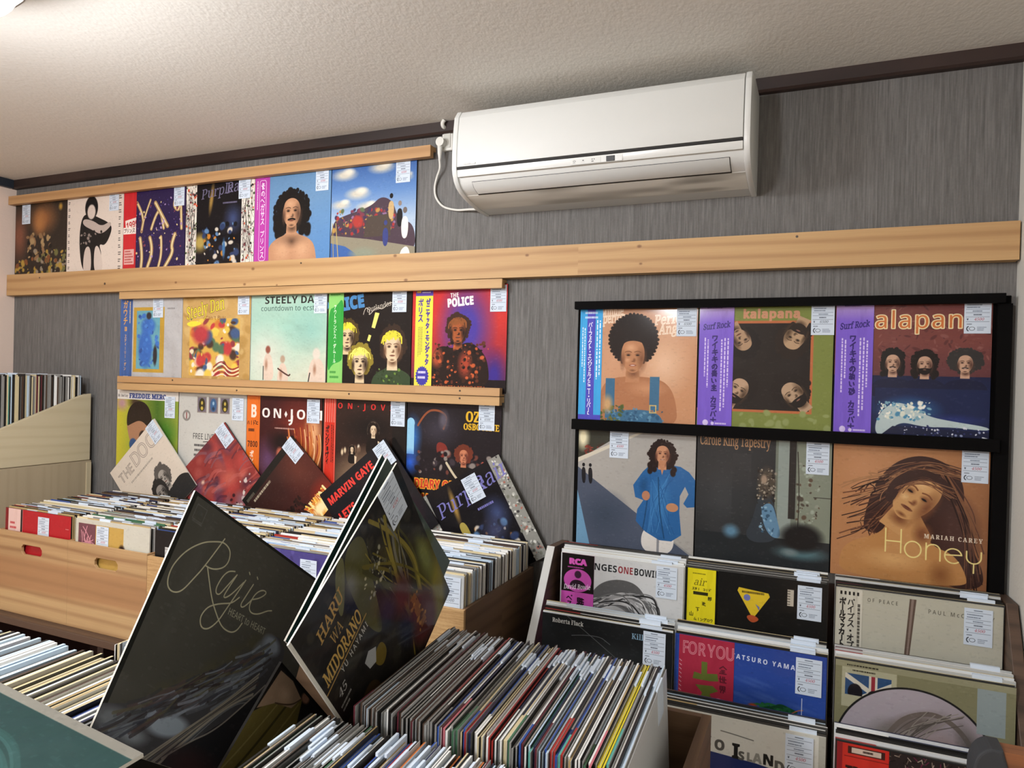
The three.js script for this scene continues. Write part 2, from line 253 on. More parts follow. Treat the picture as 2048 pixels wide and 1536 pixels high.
// --- top row, left to right
const top = [];
top[0] = { label: 'record with a murky brown and olive painted cover, leftmost of the top row', print: cov(() => {
  rect(0, 0, 100, 100, '#2b231b'); blob(55, 25, 35, 26, '#8a5a34', 0.8); blob(8, 45, 22, 40, '#7b4c38', 0.8); blob(48, 30, 16, 22, '#a8703f', 0.8); blob(88, 12, 5, 6, '#b08a3a', 0.7);
  specks(25, 45, 45, 35, 60, ['#8a6a48', '#3b2a1c', '#a58a60', '#191410'], 1.5, 5); specks(40, 65, 60, 35, 90, ['#a98a3a', '#6c6a3c', '#1a1712', '#8f8370'], 1, 5); specks(0, 75, 90, 25, 50, ['#7a4a26', '#2b2018', '#a98a3a'], 1, 5); }), tags: [[0.22, 0.18]] };
top[1] = { label: 'record with one black and white crouching figure on cream, second in the top row', print: cov(() => {
  rect(0, 0, 100, 100, '#dccfc2'); for (let i = 0; i < 11; i++) { fine(2, 8 + i * 8, 4, 4, '#2a2725', 2); fine(92, 6 + i * 8.4, 5, 5, '#2a2725', 2); }
  shape([26, 28, 40, 24, 55, 30, 76, 38, 82, 46, 70, 66, 58, 62, 64, 76, 60, 96, 30, 100, 22, 60], '#151312'); shape([30, 30, 48, 34, 62, 42, 78, 36, 80, 42, 62, 52, 48, 46, 28, 38], '#b9aaa0'); blob(44, 18, 12, 15, '#171414', 0.1); blob(44, 23, 8, 10, '#d5c6ba', 0.2);
  shape([32, 66, 44, 64, 46, 100, 30, 100], '#cbbcb0'); shape([50, 64, 60, 66, 68, 96, 50, 100], '#d2c4b8'); specks(26, 46, 40, 18, 24, ['#151312', '#8d8078'], 1, 3); }), tags: [[0.84, 0.12]], pale: 1 };
top[2] = { label: 'record with golden doodled letters on deep purple and a red paper strip, top row', print: cov(() => {
  rect(0, 0, 100, 100, '#2a1d45'); specks(0, 0, 100, 100, 260, ['#41356b', '#1c1330', '#5b4d88'], 0.4, 1.2);
  for (const [p, w] of [[[22, 18, 34, 34, 30, 52], 4], [[44, 16, 34, 36, 30, 52], 3], [[46, 50, 58, 20, 66, 50], 4], [[52, 20, 72, 48], 5], [[90, 12, 78, 22, 90, 34, 92, 12, 94, 52], 4], [[28, 60, 32, 78, 30, 96], 5], [[44, 60, 50, 74, 40, 96], 5], [[62, 60, 64, 78, 58, 96], 4], [[84, 58, 78, 70, 82, 78, 68, 96], 5]]) { curve(p, '#a88a5a', w); curve(p, '#e2d3a4', w * 0.35); }
  specks(20, 14, 74, 84, 60, ['#d8c58a', '#7a3c4a', '#a98fb8'], 0.7, 2); }), obi: [0, 0.21, strip(() => { rect(0, 0, 25, 100, '#c4262c'); c.save(); c.rotate(-0.14); rect(-2, 38, 28, 14, '#e9d9d0'); txt('1999', -1, 49, 11, '#b5222a', {}); c.restore(); rect(0, 46, 25, 8, '#ecdfd6'); kh('プリンス', 0.8, 47.4, 5.2, '#3a2826', 0.7); rect(2, 72, 20, 18, '#d9a7a0'); fine(3, 73, 18, 16, '#a83a38', 5); }), '#c4262c'], tags: [[0.9, 0.14]] };
const floral = (x, w) => { rect(x, 0, w, 100, '#e3dccf'); specks(x, 0, w, 100, 130, ['#2d2a2a', '#7a2f38', '#8d8a86', '#4d5a3a', '#b9b0a4', '#c94b2a'], 0.5, 2); for (let i = 0; i < 26; i++) curve([x + rnd() * w, rnd() * 100, x + rnd() * w, rnd() * 100, x + rnd() * w, rnd() * 100].map((v, k) => k % 2 ? v : Math.min(v, x + w - 1)), '#3a3634', 0.35); };
const scriptP = (col, y, s = 1) => { c.save(); c.translate(22, y); c.scale(s, s); txt('Purple', 0, 0, 15, col, { f: 'i', rot: -7 }); txt('Rain', 37, -4, 16, col, { f: 'i', rot: -7 }); fine(32, 4, 24, 4, col, 1); c.restore(); };
const night = (x, w) => { rect(x, 0, w, 100, '#0f0c10'); blob(x + w * 0.8, 46, 16, 20, '#39456b', 0.9); blob(x + 8, 70, 14, 14, '#a8924a', 0.7); blob(x + 24, 22, 4, 22, '#9a7a3c', 0.7, 8); specks(x + 12, 50, w - 20, 50, 80, ['#0a0a0c', '#2b3a5e', '#c9c0b0', '#5a7fa8', '#c07a2a', '#141418'], 1, 5); blob(x + w * 0.62, 78, 3, 14, '#3d6d9c', 0.6); };
top[3] = { label: 'record with a black night-street cover between two white flower-printed borders, top row', print: cov(() => { night(14, 70); floral(0, 16); floral(82, 18); scriptP('#6f6a86', 22); }), tags: [[0.86, 0.13]], pale: 1 };
top[4] = { label: 'record with a long-haired person on plain blue and a magenta paper strip', print: cov(() => { rect(0, 0, 100, 100, lg(0, 0, 30, 100, '#5f86ac', '#6a90b6', '#5b88ba')); bust(50, 43, 17, { skin: '#b98a68', shade: '#5f4434', lit: '#c99c78', hair: '#15110f', hw: 1.35, hh: 1.3, hy: 0, long: 1.2, wide: 1.9, tache: 1 }); }),
  obi: [0, 0.2, strip(() => { rect(0, 0, 25, 100, '#b2409f'); fine(2, 3, 20, 3, '#e8c9e2', 1); c.strokeStyle = '#ecd2e8'; c.lineWidth = 0.6; c.beginPath(); c.roundRect(8, 8, 11, 86, 3); c.stroke(); kv('愛のペガサス', 10, 11, 7, '#f3e2ef', 0.8); kv('プリンス', 10, 62, 7, '#f3e2ef', 0.8); fine(3, 8, 3, 34, '#e8c9e2', 1, 1); }), '#b2409f'], tags: [[0.89, 0.13]] };
top[5] = { label: 'record with a painted cloudy sky, flower hill and pool, rightmost of the top row', print: cov(() => {
  rect(0, 0, 100, 100, lg(0, 0, 0, 60, '#3c5f9c', '#5f86bc', '#a9bcd0')); for (const [x, y, r] of [[16, 12, 18], [60, 8, 18], [32, 32, 18], [12, 42, 14], [44, 46, 16], [86, 20, 12]]) { blob(x, y, r, r * 0.4, '#c9c5b6', 0.7); blob(x + 5, y - 3, r * 0.5, r * 0.25, '#e2dccb', 0.7); }
  shape([0, 58, 20, 52, 48, 46, 60, 36, 74, 42, 80, 60, 100, 66, 100, 100, 0, 100], '#4a3a44'); specks(2, 48, 74, 24, 150, ['#7b3a4a', '#3c3350', '#a03434', '#5a6a4a', '#8b6a90', '#b58a4a'], 0.7, 3); blob(33, 60, 8, 8, '#a83a34', 0.4);
  poly([0, 72, 45, 78, 100, 88, 100, 100, 0, 100], '#8d8672'); poly([0, 80, 18, 84, 45, 100, 0, 100], '#3f62a0'); blob(40, 92, 20, 8, '#8a8f7c', 0.6); poly([44, 56, 72, 54, 72, 76, 40, 76], '#4d423a');
  for (const [x, y, s, a, b] of [[72, 42, 5, '#c2a473', '#171313'], [82, 50, 5, '#1a1718', '#8a7a70'], [88, 58, 6, '#e6e3da', '#6d625c'], [66, 68, 5, '#3a427c', '#3a427c']]) { blob(x, y - s, s * 0.4, s * 0.5, b); shape([x - s * 0.7, y, x + s * 0.7, y, x + s * 0.6, y + s * 3.6, x - s * 0.6, y + s * 3.6], a); }
  curve([6, 60, 8, 80, 10, 100], '#b8a25a', 0.9); curve([2, 60, 3, 80, 4, 100], '#b8a25a', 0.7); shape([84, 90, 92, 86, 96, 100, 82, 100], '#e2e0d8'); }), tags: [[0.85, 0.13]] };
// --- second row
const mid = [];
mid[0] = { label: 'pale grey record with a blue painted panel in a yellow frame', print: cov(() => { rect(0, 0, 100, 100, '#b4b4b4'); rect(22, 14, 50, 76, '#b9942f'); rect(27, 18, 38, 68, '#5f9fae'); blob(42, 62, 13, 26, '#2a65b8', 0.3); blob(46, 36, 14, 12, '#2a65b8', 0.4); specks(30, 24, 32, 60, 40, ['#2f6cc0', '#1f4c92', '#3f7cc8'], 1, 4); blob(58, 70, 4, 14, '#15161c', 0.4); blob(47, 24, 5, 5, '#15161c', 0.4); fine(76, 14, 20, 4, '#8a8a8a', 1); }), pale: 1,
  obi: [0, 0.2, strip(() => { rect(0, 0, 25, 100, '#40609c'); kv('ガウチョ', 6, 6, 9, '#e0a452', 1.2); kv('スティーリー・ダン', 9, 46, 4.4, '#d9a968', 0.6); fine(18, 6, 4, 30, '#e0c08a', 1, 1); rect(8, 95, 10, 2, '#dfe3ea'); }), '#40609c'], tags: [[0.62, 0.14]] };
mid[1] = { label: 'record with yellow script lettering over a busy colour collage on tan', print: cov(() => {
  rect(0, 0, 100, 100, '#bd9858'); specks(0, 0, 100, 100, 60, ['#c7a667', '#b08a48'], 3, 9); rect(11, 28, 74, 64, '#d0a646'); c.save(); c.beginPath(); c.rect(11, 28, 74, 64); c.clip(); specks(11, 28, 74, 64, 110, ['#b83234', '#e0c04a', '#33507c', '#e8dfce', '#3c2418', '#c9782c', '#4a6a4a', '#8a3038', '#e5d6b0'], 2, 8); blob(28, 46, 16, 14, '#b03038', 0.5); for (let i = 0; i < 6; i++) curve([48, 82 + i * 2.5, 60, 72 + i * 3, 72, 86 + i * 2, 88, 80 + i * 2], i % 2 ? '#e7d9bb' : '#8a2226', 1.3); c.restore();
  txt('Steely Dan', 6, 29, 19, '#e8d838', { f: 'i', rot: -12, fit: 58, line: '#6a5a14', lw: 1.2 }); shape([4, 33, 20, 30, 32, 34, 12, 38], '#e8d838'); txt("Can't Buy", 34, 29, 6, '#7a4a20', { f: 's', fit: 30 }); }), pale: 1, tags: [[0.9, 0.12]] };
mid[2] = { label: 'record with a mint green cover and three pale seated figures', print: cov(() => { rect(0, 0, 100, 100, lg(0, 0, 40, 100, '#a4c4b4', '#9cc6b4', '#c6cdb8')); blob(20, 70, 40, 40, '#d2d6c6', 0.9); blob(80, 40, 40, 30, '#8dbcae', 0.9);
  for (const [x, y, k, d] of [[24, 62, '#8a4a3a', 1], [44, 72, '#b09880', 1], [88, 66, '#d8cfc0', 1.5]]) { shape([x - 5 * d, y + 4, x + 5 * d, y + 4, x + 9 * d, y + 28, x + 4, y + 34, x - 8 * d, y + 32], '#d6c2b0'); blob(x, y, 4 * d, 5 * d, k, 0.4); blob(x - 2, y + 16, 3, 8, '#a88068', 0.8); } curve([18, 80, 18, 94], '#3a4a44', 1.2); curve([38, 82, 52, 90, 54, 88], '#4a2a24', 1.6); curve([80, 86, 78, 96], '#2c2a2a', 1.4); rect(0, 95, 100, 5, '#b6d0b8');
  txt('STEELY DAN', 18, 13, 10.5, '#141614', { fit: 76 }); txt('countdown to ecstasy', 13, 21, 7.6, '#33504a', { f: 's', fit: 84 }); }), pale: 1, tags: [[0.92, 0.12, 1]] };
mid[3] = { label: 'record with three fair-haired heads on black and a green paper strip', print: cov(() => { rect(0, 0, 100, 100, '#17110e'); txt('POLICE', -6, 25, 17, '#4580b4', { rot: -8, line: '#4580b4', lw: 1.6, fit: 52 }); curve([44, 26, 46, 18, 52, 22, 50, 28, 60, 18, 66, 22, 74, 14, 82, 16, 92, 6], '#c8bfb0', 0.7); txt("Outlandos d'A", 48, 24, 7, '#c8bfb0', { f: 'i', rot: -14, fit: 40 });
  poly([58, 24, 63, 25, 58, 40, 54, 39], '#e5de74'); poly([51, 46, 54, 47, 52, 53, 49, 52], '#e5de74'); bust(25, 47, 12, { skin: '#d8bd92', hair: '#4a3a1a', streak: '#e0d23a', wide: 0, shade: '#2a1c14' }); bust(79, 58, 14.5, { skin: '#dcc3a0', shade: '#6a4a34', hair: '#33241a', streak: '#d8cc3c', wide: 1.7, shirt: '#34452c', hw: 0.98, hh: 1.2 }); bust(41, 73, 13.5, { skin: '#d9c29c', shade: '#2a1c14', hair: '#8a7a2a', streak: '#efe468', wide: 1.5, shirt: '#0e0c0c', hw: 1.05, hh: 1.15 }); specks(60, 80, 30, 18, 30, ['#6a8a3a', '#2a3a1c'], 0.5, 2); }),
  obi: [0.015, 0.2, strip(() => { rect(0, 0, 25, 100, '#86c86a'); shape([0, 20, 12, 18, 26, 6, 26, 70, 20, 74, 8, 76, 0, 86, 0, 60], '#2f9a3c'); kv('アウトランドス・ダムール', 9, 16, 4.6, '#e6f2dc', 0.6); fine(3, 4, 20, 3, '#3c8a3a', 1); fine(4, 82, 16, 10, '#3c8a3a', 2); }), '#63b050'], tags: [[0.86, 0.12]] };
mid[4] = { label: 'record with a dark shaggy group against violet and red and a yellow paper strip', print: cov(() => { rect(0, 0, 100, 100, lg(0, 0, 0, 100, '#c22a2e', '#c4342e', '#a02a34', '#4a2a44')); blob(58, 40, 34, 52, '#4a3a98', 0.7); blob(88, 84, 16, 30, '#3b2c86', 0.8); rect(0, 88, 100, 12, '#170f14'); shape([22, 62, 34, 56, 46, 60, 60, 52, 72, 58, 82, 70, 84, 98, 22, 98], '#21140f'); bust(50, 42, 11.5, { skin: '#a0552c', shade: '#1c100c', hair: '#3a2216', streak: '#8a5028', wide: 0, hw: 1.05, hh: 1.15 }); blob(28, 68, 8, 12, '#a2492e', 0.6); blob(58, 74, 9, 16, '#a2402a', 0.7); specks(24, 54, 58, 40, 130, ['#3a2014', '#c05a30', '#160d0a', '#5a2c1c'], 0.6, 2.4);
  txt('THE', 41, 11, 6, '#f0e8e4', { fit: 9, rot: -3 }); txt('POLICE', 38, 20, 10.5, '#f0e8e4', { fit: 28, rot: -5, line: '#f0e8e4', lw: 0.8 }); txt('ZENYATTA MONDATTA', 24, 98, 5.4, '#c8602c', { f: 's', fit: 56 }); }),
  obi: [0.035, 0.225, strip(() => { rect(0, 0, 25, 100, '#e3d94e'); rect(0, 0, 25, 9, '#5a40a0'); rect(1.5, 2, 6, 4, '#d8a23a'); fine(9, 2, 14, 5, '#d8cfe8', 2); kv('ゼニヤッタ・モンダッタ', 15, 12, 6, '#4a359a', 1.2, 0.96); kv('ポリス', 4, 12, 7, '#4a359a', 1.2); fine(4, 38, 7, 34, '#8a844a', 4, 1); const n = 20; c.fillStyle = '#3d3aa0'; c.beginPath(); for (let i = 0; i < n * 2; i++) { const r = i % 2 ? 8.4 : 10; c.lineTo(11.5 + r * Math.cos(i * Math.PI / n), 86 + r * Math.sin(i * Math.PI / n)); } c.fill(); fine(5, 80, 13, 10, '#e8e6f0', 2); }), '#e3d94e'], tags: [[0.91, 0.13]] };
// --- third row
const low = [];
low[0] = { label: 'record with a short-haired person in sunglasses on blurred yellow and green', print: cov(() => { rect(0, 0, 100, 100, lg(0, 0, 100, 0, '#c2b834', '#98a03a', '#4a6a26', '#8a9a3a')); blob(8, 18, 14, 12, '#b08a8a', 0.8); blob(30, 16, 14, 10, '#4a3a2a', 0.8); blob(80, 50, 22, 20, '#4a7a2a', 0.8); blob(84, 74, 20, 14, '#c2c640', 0.8); rect(0, 0, 100, 13, '#d9d4cc'); shape([16, 40, 22, 20, 36, 14, 52, 20, 60, 36, 56, 56, 48, 80, 28, 76, 20, 56], '#a67a5c'); shape([16, 46, 18, 24, 34, 13, 52, 18, 60, 38, 54, 46, 40, 36, 24, 42], '#2c211a'); blob(28, 66, 7, 8, '#35507a', 0.2); blob(44, 56, 7, 8, '#3a2c24', 0.2); txt('Mr. Bad Guy', 1, 10.4, 4.4, '#3a3436', { f: 'rb', fit: 17 }); txt('FREDDIE MERC', 20, 11.4, 7.6, '#33427c', { f: 'rb', line: '#33427c', lw: 0.6, fit: 60 }); }), tags: [[0.87, 0.2]] };
low[1] = { label: 'record with a pale grey envelope-like cover bearing three stamps', print: cov(() => { rect(0, 0, 100, 100, '#bebdb6'); blob(40, 60, 50, 40, '#c6c5bd', 0.9); for (const [x, k] of [[28, '#3a3320'], [45, '#3d5f86'], [62, '#3a3320']]) { rect(x, 6, 14, 18, '#8a8078'); rect(x + 1.2, 7.2, 11.6, 15.6, '#6d6470'); blob(x + 7, 15, 4.6, 7.4, k); blob(x + 7, 13, 1.8, 2.6, x === 45 ? '#8fb0c8' : '#c0a94a', 0.4); blob(x + 7, 19, 2.4, 2.6, x === 45 ? '#2a3a52' : '#c0a94a', 0.4); } c.strokeStyle = '#86827c'; c.lineWidth = 2.4; c.beginPath(); c.arc(12, 28, 5, 0, 7); c.stroke(); curve([12, 25, 12, 31], '#8a4a48', 1.6); txt('FREE LIVE!', 22, 54, 9, '#2b2a2c', { f: 's', fit: 34 }); curve([38, 56.5, 54, 55], '#2b2a2c', 0.8); fine(24, 58, 34, 22, '#4a4848', 4); }), pale: 1, tags: [[0.88, 0.18]] };
low[2] = { label: 'record with orange flames on deep maroon and an orange paper strip', print: cov(() => { rect(0, 0, 100, 100, '#3a1414'); blob(70, 40, 40, 50, '#7a2a1c', 0.9); blob(86, 60, 22, 44, '#b0602a', 0.9); blob(90, 36, 14, 26, '#d8a070', 0.9); blob(30, 70, 22, 30, '#5a3a5a', 0.9); blob(48, 50, 24, 20, '#170a0a', 0.8); for (let i = 0; i < 30; i++) { const x = 52 + rnd() * 48; curve([x, 30 + rnd() * 20, x + 4, 54, x - 4, 70 + rnd() * 26], ['#c8783a', '#8a2a1c', '#e0b080', '#a0482a'][i % 4], 0.6 + rnd()); } blob(46, 62, 6, 8, '#b0604a', 0.5); txt('ON', 20, 25, 14, '#e9e0da', { sp: 2.4, fit: 28 }); poly([53, 17, 55, 20.5, 53, 24, 51, 20.5], '#e9e0da'); txt('JOVI', 58, 25, 14, '#e9e0da', { sp: 2.6, fit: 44 }); curve([61.5, 22, 61.5, 29, 58, 31], '#e9e0da', 2.2); fine(38, 34, 34, 3.4, '#b08a80', 1); }),
  obi: [0, 0.18, strip(() => { rect(0, 0, 25, 100, '#d86a20'); txt('B', 7, 25, 19, '#f2d8c8', { line: '#f2d8c8', lw: 0.6 }); kh('ハードに', 1, 29, 5, '#3a1c10', 0.9); fine(3, 36, 19, 7, '#3a1c10', 1); txt('7800', 2, 58, 9, '#3a1c10', {}); kv('ボンジョヴィ', 7, 62, 7, '#f6e8dc', 1, 0.92); }), '#d86a20'], tags: [[0.89, 0.16, 1]] };
low[3] = { label: 'record with a sepia street scene, spaced red capitals and a red paper strip', print: cov(() => { rect(0, 0, 100, 100, '#2a1a14'); blob(62, 84, 60, 40, '#b49878', 0.8); blob(60, 30, 40, 20, '#140e0c', 0.8); for (let i = 0; i < 20; i++) blob(20 + rnd() * 80, 48 + rnd() * 12, 2, 4, ['#d8c4a0', '#6a5240', '#efe4cc'][i % 3], 0.6); for (const [x, y, q] of [[62, 31, 5.4], [37, 52, 3]]) { blob(x, y + q * 0.2, q * 1.5, q * 1.9, '#cbb596', 0.5); bust(x, y, q, { skin: '#d9c4a4', shade: '#8a6e54', hair: '#1a110d', hw: 1.2, hh: 1.4, hy: 0.1, long: 1.4, wide: 1.5, shirt: '#17100d' }); poly([x + q, y + q * 2, x + q * 1.9, y + q * 2.4, x + q * 1.7, y + q * 5, x + q * 1.1, y + q * 4.6], '#d9c4a4'); } curve([36, 74, 34, 82], '#1a110d', 1); curve([42, 74, 44, 82], '#1a110d', 1); rect(84, 0, 16, 100, '#15110f'); txt('B', 7, 12, 8, '#ece4dc', { fit: 7 }); txt('ON·JOVI', 18, 12, 8, '#d0302c', { sp: 4.6, fit: 66 }); }),
  obi: [0.02, 0.165, strip(() => { rect(0, 0, 25, 100, '#c8301f'); for (let i = 0; i < 5; i++) rect(2 + i * 4.6, 0, 1.2, 26, '#e8988a'); kv('ボンジョヴィ', 4, 30, 7, '#2a100c', 1.3, 0.95); fine(15, 28, 7, 44, '#4a1a12', 2, 1); c.strokeStyle = '#e8a090'; c.lineWidth = 0.6; c.strokeRect(1.5, 1, 22, 98); }), '#c8301f'], tags: [[0.9, 0.14, 1]] };
low[4] = { label: 'record with a gloomy haunted room, a blue window and yellow gothic lettering', print: cov(() => { rect(0, 0, 100, 100, '#191419'); blob(34, 26, 30, 22, '#33303a', 0.9); blob(6, 36, 12, 26, '#2a68b0', 0.8); rect(0, 22, 8, 30, '#8fc4e0'); blob(4, 22, 4.4, 5, '#8fc4e0'); blob(4, 60, 12, 14, '#2a5ac0', 0.9); curve([12, 24, 20, 10, 34, 8, 44, 14, 40, 26], '#8a4a2c', 2); blob(40, 18, 7, 12, '#55505a', 0.7); shape([32, 38, 44, 40, 46, 52, 34, 54], '#7a2c24'); specks(10, 48, 80, 22, 70, ['#3a3238', '#6a3a30', '#8a8078', '#151015'], 1, 4); bust(62, 50, 7, { skin: '#c07a58', hair: '#6a3020', wide: 2.2, shirt: '#15100f', shade: '#5a2a20', hw: 1.3, hh: 1.3 }); curve([44, 58, 54, 72, 62, 76, 66, 70], '#c9bda0', 2.4); curve([82, 56, 86, 60, 84, 66], '#a85040', 3);
  txt('OZZY', 63, 18, 13, '#dcae2a', { f: 'rb', fit: 30, line: '#dcae2a', lw: 0.6 }); txt('OSBOURNE', 61, 26, 8, '#dcae2a', { f: 'rb', fit: 37, line: '#dcae2a', lw: 0.4 }); for (const [q, qx, qy, qw] of [['DIARY OF A', 9, 84, 52], ['MADMAN', 13, 98, 40]]) { txt(q, qx, qy, 12, '#d8442a', { fit: qw, line: '#e8a030', lw: 2 }); txt(q, qx, qy, 12, '#c8382a', { fit: qw }); } }), tags: [[0.85, 0.13, 1]] };
const PITCH = 0.318;
top.forEach((o, j) => record({ ...o, p: [-2.437 + PITCH * (j + 0.5), 1.9055, 0.0055], group: 'records on the top wall row' }));
mid.forEach((o, j) => record({ ...o, ...(j < 3 ? { crinkle: 0.014, gloss: 0.9 } : {}), p: [-1.806 + PITCH * (j + 0.5), 1.5055, 0.0055], group: 'records on the middle wall row' }));
low.forEach((o, j) => record({ ...o, p: [-1.815 + PITCH * (j + 0.5), 1.161, 0.0055], group: 'records on the lowest wall row' }));
// --- black frame, upper and lower row
const fr = [];
const obiP = (title, who, tail) => strip(() => { rect(0, 0, 29, 100, lg(0, 0, 0, 30, '#b9a2c8', '#7a5cc8', '#7458c6')); fine(6, 2, 20, 2, '#3a2a5a', 1); txt('Surf Rock', 3, 21, 6.4, '#2a1e6a', { f: 'i', rot: -6, fit: 23, line: '#2a1e6a', lw: 0.4 }); kv(title, 11, 25, 5.3, '#2c1c66', 1.05); kv(who + tail, 11, 25 + title.length * 5.72 + 4, 5.3, '#2c1c66', 1.05); fine(18, 27, 8, 60, '#cfc2ec', 3, 1); fine(4, 27, 5, 50, '#cfc2ec', 2, 1); blob(7, 96, 2.4, 2.4, '#cfc2ec'); blob(13, 96.4, 1.4, 1.4, '#cfc2ec'); fine(15, 95, 11, 3, '#cfc2ec', 1); }, 150);
fr[0] = { label: 'record with a smiling person with a round afro in dungarees on peach', print: cov(() => { rect(0, 0, 100, 100, lg(0, 0, 60, 100, '#b98a6c', '#c69674', '#c08c66')); blob(74, 50, 24, 30, '#dcb494', 0.9); for (const [q, qx, qy, qw] of [['Minnie', 18, 10, 20], ['Riperton', 14, 16, 26], ['Perfect', 64, 17, 30], ['Angel', 68, 25, 22]]) txt(q, qx, qy, 11, null, { f: 'i', line: '#e8d2ba', lw: 0.8, rot: -5, fit: qw }); shape([20, 66, 36, 60, 60, 60, 76, 64, 84, 78, 86, 104, 14, 104], '#a8714e'); blob(60, 70, 20, 8, '#c08a64', 0.9); blob(47, 29, 21, 22, '#1c1512', 0.05); for (let i = 0; i < 40; i++) { const a = i / 40 * 6.283; blob(47 + 20.4 * Math.cos(a), 29 + 21.4 * Math.sin(a), 1 + rnd(), 1 + rnd(), '#1c1512', 0.3); } bust(47, 42, 14.5, { skin: '#b57f5a', shade: '#7d5238', lit: '#cf9c76', hair: null, wide: 0, lip: '#8a3c34', smile: 1 }); shape([34, 42, 33, 28, 47, 18, 61, 28, 60, 42, 57, 33, 51, 30, 42, 30, 37, 34], '#1c1512'); rect(24, 62, 8, 34, '#3a6888'); rect(62, 60, 8, 28, '#3a6888'); shape([26, 94, 40, 88, 70, 88, 76, 104, 24, 104], '#3a6888'); specks(26, 86, 48, 14, 60, ['#2a5474', '#5a88a4'], 0.5, 2); specks(20, 84, 20, 16, 30, ['#4a5a2c', '#6a6a34'], 0.6, 2.2); blob(26, 84, 6, 10, '#c09a6c', 0.7); c.strokeStyle = '#c0a86a'; c.lineWidth = 1; c.strokeRect(62.5, 84, 5, 6); }),
  obi: [0, 0.2, strip(() => { rect(0, 0, 25, 100, '#3aa0dc'); rect(8, 0, 9, 100, '#4a48b4'); fine(5, 4, 15, 8, '#cfe2f4', 2); kv('パーフェクト・エンジェル/ミニー・リパートン', 9.4, 14, 4.5, '#f0f2fa', 0.7, 0.86); fine(18, 12, 6, 74, '#dcecf8', 2, 1); fine(2, 18, 5, 50, '#dcecf8', 2, 1); rect(0, 94, 25, 6, '#4a48b4'); }), '#3a8ad0'], tags: [[0.91, 0.14, 1]] };
fr[1] = { label: 'record with four tilted faces in a black square on olive green', print: cov(() => { rect(0, 0, 100, 100, '#75803f'); rect(0, 14, 86, 72, '#b3673f'); rect(0, 16, 84, 68, '#1d1916'); bust(34, 30, 10, { skin: '#a98a6c', hair: '#15110f', wide: 0, rot: 150, shade: '#3a2a20', hw: 1.1, hh: 1.2 }); bust(72, 28, 11, { skin: '#b09272', hair: '#221a14', wide: 0, rot: 205, shade: '#4a3828', beard: 1, hw: 1.1, hh: 1.2 }); bust(32, 68, 11, { skin: '#b5967a', hair: '#1a1512', wide: 0, rot: 30, shade: '#4a3828', beard: 1, hw: 1.1, hh: 1.2 }); bust(72, 70, 11, { skin: '#b09478', hair: '#1a1512', wide: 0, rot: -40, shade: '#4a3828', beard: 1, hw: 1.2, hh: 1.3 }); txt('kalapana', 34, 12, 9, null, { f: 's', line: '#c08a6a', lw: 1.1, sp: 0.6, fit: 42 }); specks(30, 86, 70, 14, 20, ['#88935a'], 2, 5); }), obi: [0.005, 0.275, obiP('ワイキキの青い空', 'カラパナ', ''), '#7458c6'], tags: [[0.92, 0.13, 1]] };
fr[2] = { label: 'record with three bearded men rising from a dark sea with a breaking wave', print: cov(() => { rect(0, 0, 100, 100, lg(0, 0, 0, 60, '#6d3a36', '#75403a', '#5a3438')); specks(28, 0, 72, 50, 120, ['#82504a', '#5a302e'], 1, 4, 0.4); rect(0, 55, 100, 45, lg(0, 55, 0, 100, '#1c2040', '#1a2a56', '#161c38'));
  for (const [x, y, b, hw, hc] of [[39, 45, 0, 1.05, '#1a1312'], [59.5, 46, 1, 1.15, '#1d1512'], [84.5, 45, 0, 1.6, '#33302e']]) { shape([x - 14, 62, x - 8, 57, x + 8, 57, x + 14, 62, x + 15, 72, x - 15, 72], '#191c38'); bust(x, y, 7, { skin: '#c09a80', shade: '#54382e', hair: hc, hw, hh: 1.25, long: hw < 1.5 ? 1.1 : 0, wide: 0, beard: b, tache: !b, smile: 1 }); }
  rect(28, 64, 72, 30, '#1a2348'); blob(50, 80, 24, 12, '#2f6698', 0.8); blob(78, 86, 24, 5, '#24306a', 0.8); shape([28, 98, 30, 84, 40, 74, 50, 76, 62, 84, 78, 87, 100, 90, 100, 93, 78, 91, 60, 92, 44, 88, 36, 100], '#b3c4c4'); specks(30, 74, 34, 14, 90, ['#d8dccc', '#7aa4b4', '#e8e8dc', '#4a86a8'], 0.4, 2); poly([40, 92, 60, 93, 80, 93, 100, 94, 100, 101, 30, 101], '#181d3a'); specks(46, 91, 54, 9, 70, ['#8a94b4', '#2a3060', '#d0d4dc'], 0.3, 1.1); 
  txt('kalapana', 17, 20, 17, '#c8703a', { f: 's', line: '#e6d8a8', lw: 1.5, sp: 0.8, fit: 76 }); }), obi: [0.005, 0.26, obiP('ワイキキの熱い砂', 'カラパナ', ''), '#7458c6'], tags: [[0.91, 0.12, 0]] };
